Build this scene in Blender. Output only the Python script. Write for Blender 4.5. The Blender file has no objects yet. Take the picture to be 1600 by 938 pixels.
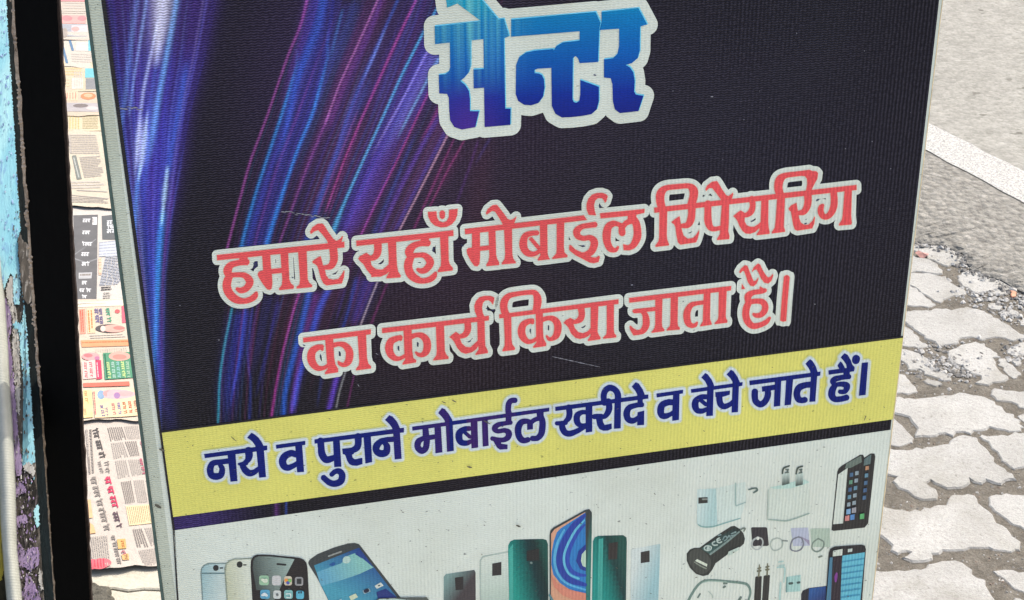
import bpy, bmesh, math, random
import numpy as np
from mathutils import Vector, Matrix

random.seed(7)
R = math.radians
SC = bpy.context.scene
COL = SC.collection

# ------------------------------------------------------------------ camera
FPX = 2400.0                     # focal length in photo pixels (photo 1600 x 938)
PITCH = R(29.0)
CAM = Vector((0.0, 0.0, 1.45))
FW = Vector((0, math.cos(PITCH), -math.sin(PITCH)))
DN = Vector((0, -math.sin(PITCH), -math.cos(PITCH)))
RT = Vector((1, 0, 0))
cam_d = bpy.data.cameras.new('camera')
cam_d.sensor_width = 36.0
cam_d.lens = 36.0 * FPX / 1600.0
cam_d.clip_start = 0.05
cam_d.clip_end = 500.0
cam_o = bpy.data.objects.new('camera', cam_d)
COL.objects.link(cam_o)
cam_o.location = CAM
cam_o.rotation_euler = (R(90) - PITCH, 0, 0)
SC.camera = cam_o

# ------------------------------------------------------------------ world, sun, exposure
SUN_EL, SUN_AZ = R(60.0), R(48.0)          # azimuth measured from +Y towards +X
world = bpy.data.worlds.new('World')
SC.world = world
world.use_nodes = True
wn = world.node_tree
wn.nodes.clear()
sky = wn.nodes.new('ShaderNodeTexSky')
sky.sky_type = 'NISHITA'
sky.sun_disc = False
sky.sun_elevation = SUN_EL
sky.sun_rotation = SUN_AZ
sky.air_density = 1.0
sky.dust_density = 5.0
sky.ozone_density = 1.0
bg = wn.nodes.new('ShaderNodeBackground')
bg.inputs['Strength'].default_value = 0.15
wo = wn.nodes.new('ShaderNodeOutputWorld')
wn.links.new(sky.outputs[0], bg.inputs[0])
wn.links.new(bg.outputs[0], wo.inputs[0])
sun_d = bpy.data.lights.new('sun', 'SUN')
sun_d.energy = 2.1
sun_d.angle = R(0.5)
sun_d.color = (1.0, 0.95, 0.87)
sun_o = bpy.data.objects.new('sun', sun_d)
COL.objects.link(sun_o)
SUN_DIR = Vector((math.sin(SUN_AZ) * math.cos(SUN_EL), math.cos(SUN_AZ) * math.cos(SUN_EL), math.sin(SUN_EL)))
sun_o.rotation_euler = SUN_DIR.to_track_quat('Z', 'Y').to_euler()
sun_o.location = (0, 0, 6)
SC.view_settings.view_transform = 'Standard'
SC.view_settings.look = 'None'
SC.view_settings.exposure = 1.55
SC.view_settings.gamma = 1.0

# ------------------------------------------------------------------ helpers
def ray(x, y):
    return RT * ((x - 800.0) / FPX) + DN * ((y - 469.0) / FPX) + FW

def at_depth(x, y, d):
    return CAM + ray(x, y) * d

def on_plane(x, y, p0, n):
    d = ray(x, y)
    return CAM + d * ((p0 - CAM).dot(n) / d.dot(n))

def ground(x, y, z=0.0):
    d = ray(x, y)
    return CAM + d * ((z - CAM.z) / d.z)

def tag(o, label=None, cat=None, group=None, kind=None):
    if label: o['label'] = label
    if cat: o['category'] = cat
    if group: o['group'] = group
    if kind: o['kind'] = kind
    return o

def empty(name, loc=(0, 0, 0), mat=None):
    o = bpy.data.objects.new(name, None)
    o.empty_display_size = 0.05
    COL.objects.link(o)
    if mat is not None: o.matrix_world = mat
    else: o.location = loc
    return o

def link(name, me, parent=None, mat=None):
    o = bpy.data.objects.new(name, me)
    COL.objects.link(o)
    if parent is not None: o.parent = parent
    if mat is not None:
        me.materials.clear()
        me.materials.append(mat)
    return o

def mesh_obj(name, verts, faces, mat=None, parent=None, smooth=False):
    me = bpy.data.meshes.new(name)
    me.from_pydata([tuple(v) for v in verts], [], faces)
    me.update()
    if smooth:
        for p in me.polygons: p.use_smooth = True
    return link(name, me, parent, mat)

def box_faces():
    return [(0, 1, 2, 3), (7, 6, 5, 4), (0, 4, 5, 1), (1, 5, 6, 2), (2, 6, 7, 3), (3, 7, 4, 0)]

def s2l(c):
    c = np.asarray(c, float) / 255.0
    return np.where(c <= 0.04045, c / 12.92, ((c + 0.055) / 1.055) ** 2.4)

def lin(r, g, b, k=1.0):
    v = s2l((r, g, b)) * k
    return (float(v[0]), float(v[1]), float(v[2]), 1.0)

# ------------------------------------------------------------------ materials
ALB = (1.0, 1.0, 1.0)            # overall albedo of the family of materials being built
class NT:
    def __init__(self, name, rough=0.6, spec=0.3):
        self.m = bpy.data.materials.new(name)
        self.m.use_nodes = True
        self.t = self.m.node_tree
        self.b = self.t.nodes['Principled BSDF']
        self.b.inputs['Roughness'].default_value = rough
        self.b.inputs['Specular IOR Level'].default_value = spec
    def n(self, typ, **kw):
        nd = self.t.nodes.new(typ)
        for k, v in kw.items(): setattr(nd, k, v)
        return nd
    def l(self, a, b): self.t.links.new(a, b)
    def val(self, nd, **kw):
        for k, v in kw.items(): nd.inputs[k].default_value = v
        return nd
    def math(self, op, a, b=None, c=None, clamp=False):
        nd = self.n('ShaderNodeMath', operation=op)
        nd.use_clamp = clamp
        for i, s in enumerate((a, b, c)):
            if s is None: continue
            if isinstance(s, (int, float)): nd.inputs[i].default_value = s
            else: self.l(s, nd.inputs[i])
        return nd.outputs[0]
    def mix(self, f, a, b, blend='MIX'):
        nd = self.n('ShaderNodeMix', data_type='RGBA', blend_type=blend)
        for i, s in ((0, f), (6, a), (7, b)):
            if isinstance(s, (int, float)): nd.inputs[i].default_value = s
            elif isinstance(s, tuple): nd.inputs[i].default_value = s
            else: self.l(s, nd.inputs[i])
        return nd.outputs[2]
    def noise(self, vec, scale, detail=3.0, rough=0.55, dist=0.0):
        nd = self.n('ShaderNodeTexNoise')
        nd.inputs['Scale'].default_value = scale
        nd.inputs['Detail'].default_value = detail
        nd.inputs['Roughness'].default_value = rough
        nd.inputs['Distortion'].default_value = dist
        if vec is not None: self.l(vec, nd.inputs['Vector'])
        return nd.outputs[0]
    def ramp(self, f, stops):
        nd = self.n('ShaderNodeValToRGB')
        el = nd.color_ramp.elements
        while len(el) < len(stops): el.new(0.5)
        for e, (p, c) in zip(el, stops):
            e.position = p
            e.color = c if len(c) == 4 else (*c, 1)
        self.l(f, nd.inputs[0])
        return nd.outputs[0]
    def sep(self, vec):
        nd = self.n('ShaderNodeSeparateXYZ')
        self.l(vec, nd.inputs[0])
        return nd.outputs
    def coord(self, which='Object'):
        return self.n('ShaderNodeTexCoord').outputs[which]
    def scalevec(self, vec, sx, sy, sz):
        nd = self.n('ShaderNodeMapping')
        nd.inputs['Scale'].default_value = (sx, sy, sz)
        self.l(vec, nd.inputs['Vector'])
        return nd.outputs[0]
    def bump(self, h, strength=0.4, dist=0.001):
        nd = self.n('ShaderNodeBump')
        nd.inputs['Strength'].default_value = strength
        nd.inputs['Distance'].default_value = dist
        self.l(h, nd.inputs['Height'])
        self.l(nd.outputs[0], self.b.inputs['Normal'])
    def base(self, c):
        k = ALB
        if isinstance(c, tuple):
            self.b.inputs['Base Color'].default_value = (c[0] * k[0], c[1] * k[1], c[2] * k[2], 1)
        elif k == (1.0, 1.0, 1.0): self.l(c, self.b.inputs['Base Color'])
        else: self.l(self.mix(1.0, c, (*k, 1.0), 'MULTIPLY'), self.b.inputs['Base Color'])

GRAV = lin(120, 120, 120)

def weave(N):
    """woven vinyl: fine wavy threads and upright ribs, in board metres"""
    vec = N.coord('Object')
    x, y, z = N.sep(vec)
    nz = N.noise(N.scalevec(vec, 130, 130, 1), 1.0, 2.0)
    nb = N.noise(N.scalevec(vec, 7, 5, 1), 1.0, 2.0)
    wx = N.math('SINE', N.math('MULTIPLY', x, 2 * math.pi / 0.0047))
    ph = N.math('ADD', N.math('MULTIPLY', y, 2 * math.pi / 0.0019), N.math('MULTIPLY', wx, 0.9))
    ph = N.math('ADD', ph, N.math('MULTIPLY', nz, 3.2))
    hor = N.math('SINE', ph)
    pv = N.math('ADD', N.math('MULTIPLY', x, 2 * math.pi / 0.0031), N.math('MULTIPLY', nz, 2.6))
    ver = N.math('SINE', pv)
    # threads show on the left, ribs on the right and low down
    f = N.math('ADD', N.math('MULTIPLY', x, 1.7), N.math('MULTIPLY', N.math('SUBTRACT', nb, 0.5), 2.4))
    f = N.math('ADD', N.math('SUBTRACT', f, N.math('MULTIPLY', y, 1.1)), 1.22, clamp=True)
    a = N.math('MULTIPLY', hor, N.math('SUBTRACT', 1.0, f))
    b = N.math('MULTIPLY', ver, f)
    h = N.math('ADD', a, N.math('MULTIPLY', b, 0.8))
    grain = N.noise(N.scalevec(vec, 420, 420, 1), 1.0, 1.0)
    h2 = N.math('ADD', h, N.math('MULTIPLY', N.math('SUBTRACT', grain, 0.5), 2.4))
    return vec, x, y, h2

def print_mat(name, color, amp=0.10, add=0.0, rough=0.42, spec=0.35, dirt=True, speck=0.5, attr=None, fn=None):
    N = NT(name, rough, spec)
    vec, x, y, h = weave(N)
    if attr:
        a = N.n('ShaderNodeAttribute', attribute_name=attr)
        c = a.outputs['Color']
    elif fn: c = fn(N, vec, x, y)
    else: c = color
    if not isinstance(c, tuple):
        src = c
    else:
        rgb = N.n('ShaderNodeRGB'); rgb.outputs[0].default_value = c; src = rgb.outputs[0]
    k = N.math('ADD', 1.0, N.math('MULTIPLY', h, amp))
    cmb = N.n('ShaderNodeCombineColor')
    for i in range(3): N.l(k, cmb.inputs[i])
    c2 = N.mix(1.0, src, cmb.outputs[0], 'MULTIPLY')
    if add:
        ad = N.math('MULTIPLY', N.math('ADD', h, 0.15), add, clamp=True)
        cm = N.n('ShaderNodeCombineColor')
        N.l(ad, cm.inputs[0]); N.l(N.math('MULTIPLY', ad, 0.96), cm.inputs[1]); N.l(N.math('MULTIPLY', ad, 1.25), cm.inputs[2])
        c2 = N.mix(1.0, c2, cm.outputs[0], 'ADD')
    if dirt:
        d = N.noise(N.scalevec(vec, 9, 9, 1), 1.0, 5.0, 0.65)
        d = N.ramp(d, [(0.40, (1, 1, 1)), (0.75, (0.86, 0.85, 0.82))])
        c2 = N.mix(1.0, c2, d, 'MULTIPLY')
    if speck:
        s = N.noise(N.scalevec(vec, 160, 260, 1), 1.0, 2.0, 0.5)
        s = N.ramp(s, [(0.70, (1, 1, 1)), (0.76, (1 - speck, 1 - speck, 1 - speck))])
        c2 = N.mix(1.0, c2, s, 'MULTIPLY')
    N.base(c2)
    N.bump(h, 0.35, 0.0004)
    return N.m

def simple_mat(name, c, rough=0.7, spec=0.25, noise=0.15, scale=40.0, bump=0.0, bdist=0.002):
    N = NT(name, rough, spec)
    vec = N.coord('Object')
    f = N.noise(vec, scale, 5.0, 0.6)
    lo = tuple(v * (1 - noise) for v in c[:3]) + (1,)
    hi = tuple(min(1, v * (1 + noise)) for v in c[:3]) + (1,)
    N.base(N.ramp(f, [(0.3, lo), (0.7, hi)]))
    if bump: N.bump(f, bump, bdist)
    return N.m

# ------------------------------------------------------------------ the sign's plane
HV = (RT * 14400 + DN * -1739 + FW * FPX).normalized()
BV = (RT * 20 + DN * 5181 + FW * FPX).normalized()          # down the board
BU = (HV - BV * HV.dot(BV)).normalized()                      # along the rows
BN = BU.cross(BV).normalized()
if BN.dot(FW) > 0: BN = -BN                                   # towards the viewer
B0 = at_depth(820, 469, 1.22)
BY = -BV
kz = -B0.z / BV.z * -1.0
bl = B0 + BV * (-(B0.z - 0.06) / BV.z)                        # foot of the board, 6 cm above ground
SM = Matrix((( BU.x, BY.x, BN.x, bl.x), (BU.y, BY.y, BN.y, bl.y), (BU.z, BY.z, BN.z, bl.z), (0, 0, 0, 1)))
PXM = 1.22 / FPX                                              # about one photo pixel on the board, metres

def bp(x, y):
    """photo pixel -> board coordinates"""
    q = on_plane(x, y, bl, BN) - bl
    return (q.dot(BU), q.dot(BY))

sign = empty('shop_sign', mat=SM)
tag(sign, 'large dark printed shop sign board with Hindi lettering standing upright in front', 'sign')

def flat(name, pts, mat, h, parent=sign):
    """a flat printed patch: polygon in photo pixels"""
    vs = [(*bp(x, y), h) for x, y in pts]
    me = bpy.data.meshes.new(name)
    bm = bmesh.new()
    f = bm.faces.new([bm.verts.new(v) for v in vs])
    bm.normal_update()
    bmesh.ops.triangulate(bm, faces=[f])
    bm.normal_update()
    for f in bm.faces:
        if f.normal.z < 0: f.normal_flip()
    bm.to_mesh(me); bm.free()
    return link(name, me, parent, mat)

# ------------------------------------------------------------------ outlines from pen strokes
def nums(s):
    return [tuple(float(v) for v in p.split(',')) for p in s.split()]

def catmull(pts, n=7):
    p = np.array(pts, float)
    if len(p) < 3: return p
    q = np.vstack([2 * p[0] - p[1], p, 2 * p[-1] - p[-2]])
    out = []
    for i in range(1, len(q) - 2):
        a, b, c, d = q[i - 1], q[i], q[i + 1], q[i + 2]
        for k in range(n):
            t = k / n
            out.append(0.5 * (2 * b + (c - a) * t + (2 * a - 5 * b + 4 * c - d) * t * t + (3 * b - a - 3 * c + d) * t ** 3))
    out.append(q[-2])
    return np.array(out)

class Field:
    """signed distance field on a photo-pixel grid"""
    def __init__(s, x0, y0, x1, y1, res=3.0):
        s.x0, s.y0, s.res = x0, y0, res
        s.w, s.h = int((x1 - x0) * res) + 1, int((y1 - y0) * res) + 1
        s.d = np.full((s.h, s.w), 99.0, np.float32)
    def win(s, xa, ya, xb, yb, m=24.0):
        i0 = max(0, int((xa - m - s.x0) * s.res)); i1 = min(s.w, int((xb + m - s.x0) * s.res) + 2)
        j0 = max(0, int((ya - m - s.y0) * s.res)); j1 = min(s.h, int((yb + m - s.y0) * s.res) + 2)
        X = s.x0 + np.arange(i0, i1, dtype=np.float32) / s.res
        Y = s.y0 + np.arange(j0, j1, dtype=np.float32) / s.res
        return i0, i1, j0, j1, X[None, :], Y[:, None]
    def poly(s, pts):
        p = np.array(pts, np.float32)
        i0, i1, j0, j1, X, Y = s.win(p[:, 0].min(), p[:, 1].min(), p[:, 0].max(), p[:, 1].max())
        if i1 <= i0 or j1 <= j0: return
        D = np.full((Y.shape[0], X.shape[1]), 1e9, np.float32)
        ins = np.zeros(D.shape, bool)
        for k in range(len(p)):
            ax, ay = p[k]; bx, by = p[(k + 1) % len(p)]
            ex, ey = bx - ax, by - ay
            L = ex * ex + ey * ey + 1e-9
            t = np.clip(((X - ax) * ex + (Y - ay) * ey) / L, 0, 1)
            D = np.minimum(D, (X - ax - t * ex) ** 2 + (Y - ay - t * ey) ** 2)
            if ay != by:
                c = (ay > Y) != (by > Y)
                ins ^= c & (X < ex * (Y - ay) / ey + ax)
        D = np.sqrt(D)
        D = np.where(ins, -D, D)
        s.d[j0:j1, i0:i1] = np.minimum(s.d[j0:j1, i0:i1], D)
    def stroke(s, pts, flat_ends=False):
        p = catmull(pts)
        n = len(p)
        i0, i1, j0, j1, X, Y = s.win((p[:, 0] - p[:, 2]).min(), (p[:, 1] - p[:, 2]).min(), (p[:, 0] + p[:, 2]).max(), (p[:, 1] + p[:, 2]).max())
        if i1 <= i0 or j1 <= j0: return
        D = np.full((Y.shape[0], X.shape[1]), 1e9, np.float32)
        for k in range(n - 1):
            ax, ay, aw = p[k]; bx, by, bw = p[k + 1]
            ex, ey = bx - ax, by - ay
            L = ex * ex + ey * ey + 1e-9
            t0 = ((X - ax) * ex + (Y - ay) * ey) / L
            t = np.clip(t0, 0, 1)
            dd = np.sqrt((X - ax - t * ex) ** 2 + (Y - ay - t * ey) ** 2) - 0.5 * (aw + (bw - aw) * t)
            if flat_ends and k == 0: dd = np.maximum(dd, -t0 * math.sqrt(L))
            if flat_ends and k == n - 2: dd = np.maximum(dd, (t0 - 1) * math.sqrt(L))
            D = np.minimum(D, dd)
        s.d[j0:j1, i0:i1] = np.minimum(s.d[j0:j1, i0:i1], D)

def rdp(P, eps):
    if len(P) < 8: return P
    keep = np.zeros(len(P), bool)
    far = int(np.argmax(((P - P[0]) ** 2).sum(1)))
    keep[0] = keep[far] = True
    st = [(0, far), (far, len(P))]
    Q = np.vstack([P, P[:1]])
    while st:
        a, b = st.pop()
        if b - a < 2: continue
        A, B = Q[a], Q[b]
        e = B - A
        L = math.hypot(*e) + 1e-9
        seg = Q[a + 1:b] - A
        d = np.abs(seg[:, 0] * e[1] - seg[:, 1] * e[0]) / L
        k = int(np.argmax(d))
        if d[k] > eps:
            k += a + 1
            if k < len(P): keep[k] = True
            st += [(a, k), (k, b)]
    return P[keep]

def contours(F, level, eps=0.10):
    """closed outlines of the field at a level (marching squares)"""
    d = F.d - level
    d = np.where(d == 0, 1e-5, d)
    ins = d < 0
    code = ins[:-1, :-1] * 1 + ins[:-1, 1:] * 2 + ins[1:, 1:] * 4 + ins[1:, :-1] * 8
    js, is_ = np.nonzero((code > 0) & (code < 15))
    TAB = {1: [(3, 0)], 2: [(0, 1)], 3: [(3, 1)], 4: [(1, 2)], 5: [(3, 0), (1, 2)], 6: [(0, 2)], 7: [(3, 2)],
           8: [(2, 3)], 9: [(2, 0)], 10: [(0, 1), (2, 3)], 11: [(2, 1)], 12: [(1, 3)], 13: [(1, 0)], 14: [(0, 3)]}
    nxt = {}
    def key(j, i, e):
        if e == 0: return (j, i, 0)
        if e == 2: return (j + 1, i, 0)
        if e == 3: return (j, i, 1)
        return (j, i + 1, 1)
    for j, i in zip(js.tolist(), is_.tolist()):
        for a, b in TAB[int(code[j, i])]:
            nxt[key(j, i, a)] = key(j, i, b)
    def pt(k):
        j, i, e = k
        if e == 0:
            a, b = d[j, i], d[j, i + 1]
            return (F.x0 + (i + a / (a - b)) / F.res, F.y0 + j / F.res)
        a, b = d[j, i], d[j + 1, i]
        return (F.x0 + i / F.res, F.y0 + (j + a / (a - b)) / F.res)
    out = []
    while nxt:
        k0, k = next(iter(nxt.items()))
        loop = [k0]
        del nxt[k0]
        while k != k0 and k in nxt:
            loop.append(k)
            k = nxt.pop(k)
        if len(loop) < 8: continue
        P = rdp(np.array([pt(q) for q in loop]), eps)
        if len(P) < 3: continue
        ar = 0.5 * abs(np.sum(P[:, 0] * np.roll(P[:, 1], -1) - P[:, 1] * np.roll(P[:, 0], -1)))
        if ar > 1.2: out.append(P)
    return out

def fill_mesh(name, loops, h, mat, parent, dx=0.0, dy=0.0):
    cu = bpy.data.curves.new(name, 'CURVE')
    cu.dimensions = '2D'
    cu.fill_mode = 'BOTH'
    for P in loops:
        sp = cu.splines.new('POLY')
        sp.points.add(len(P) - 1)
        for q, (x, y) in zip(sp.points, P):
            u, v = bp(x + dx, y + dy)
            q.co = (u * 1000, v * 1000, 0, 1)          # millimetres: the fill is unreliable at tiny sizes
        sp.use_cyclic_u = True
    ob = bpy.data.objects.new(name + '_tmp', cu)
    COL.objects.link(ob)
    dg = bpy.context.evaluated_depsgraph_get()
    me = bpy.data.meshes.new_from_object(ob.evaluated_get(dg))
    bpy.data.objects.remove(ob)
    bpy.data.curves.remove(cu)
    me.name = name
    n = len(me.vertices)
    co = np.zeros(n * 3, np.float32)
    me.vertices.foreach_get('co', co)
    co = co.reshape(-1, 3) * 0.001; co[:, 2] = h
    me.vertices.foreach_set('co', co.ravel())
    me.update()
    if len(me.polygons) and me.polygons[0].normal.z < 0: me.flip_normals()
    return link(name, me, parent, mat)

def glyphs(spec):
    """spec: list of (ox, oy, k, [(type, 'coords')...]) -> primitives in photo pixels"""
    out = []
    for ox, oy, k, prims in spec:
        for t, s in prims:
            p = nums(s)
            if t == 'P': out.append((t, [(ox + a / k, oy + b / k) for a, b in p]))
            else: out.append((t, [(ox + a / k, oy + b / k, w / k) for a, b, w in p]))
    return out

def field_of(prims, m):
    xs = [q[0] for t, p in prims for q in p]; ys = [q[1] for t, p in prims for q in p]
    m = m + max([0.0] + [q[2] * 0.5 for t, p in prims for q in p if len(q) > 2])
    F = Field(min(xs) - m, min(ys) - m, max(xs) + m, max(ys) + m)
    for t, p in prims:
        if t == 'P': F.poly(p)
        else: F.stroke(p, t == 'F')
    return F



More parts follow.
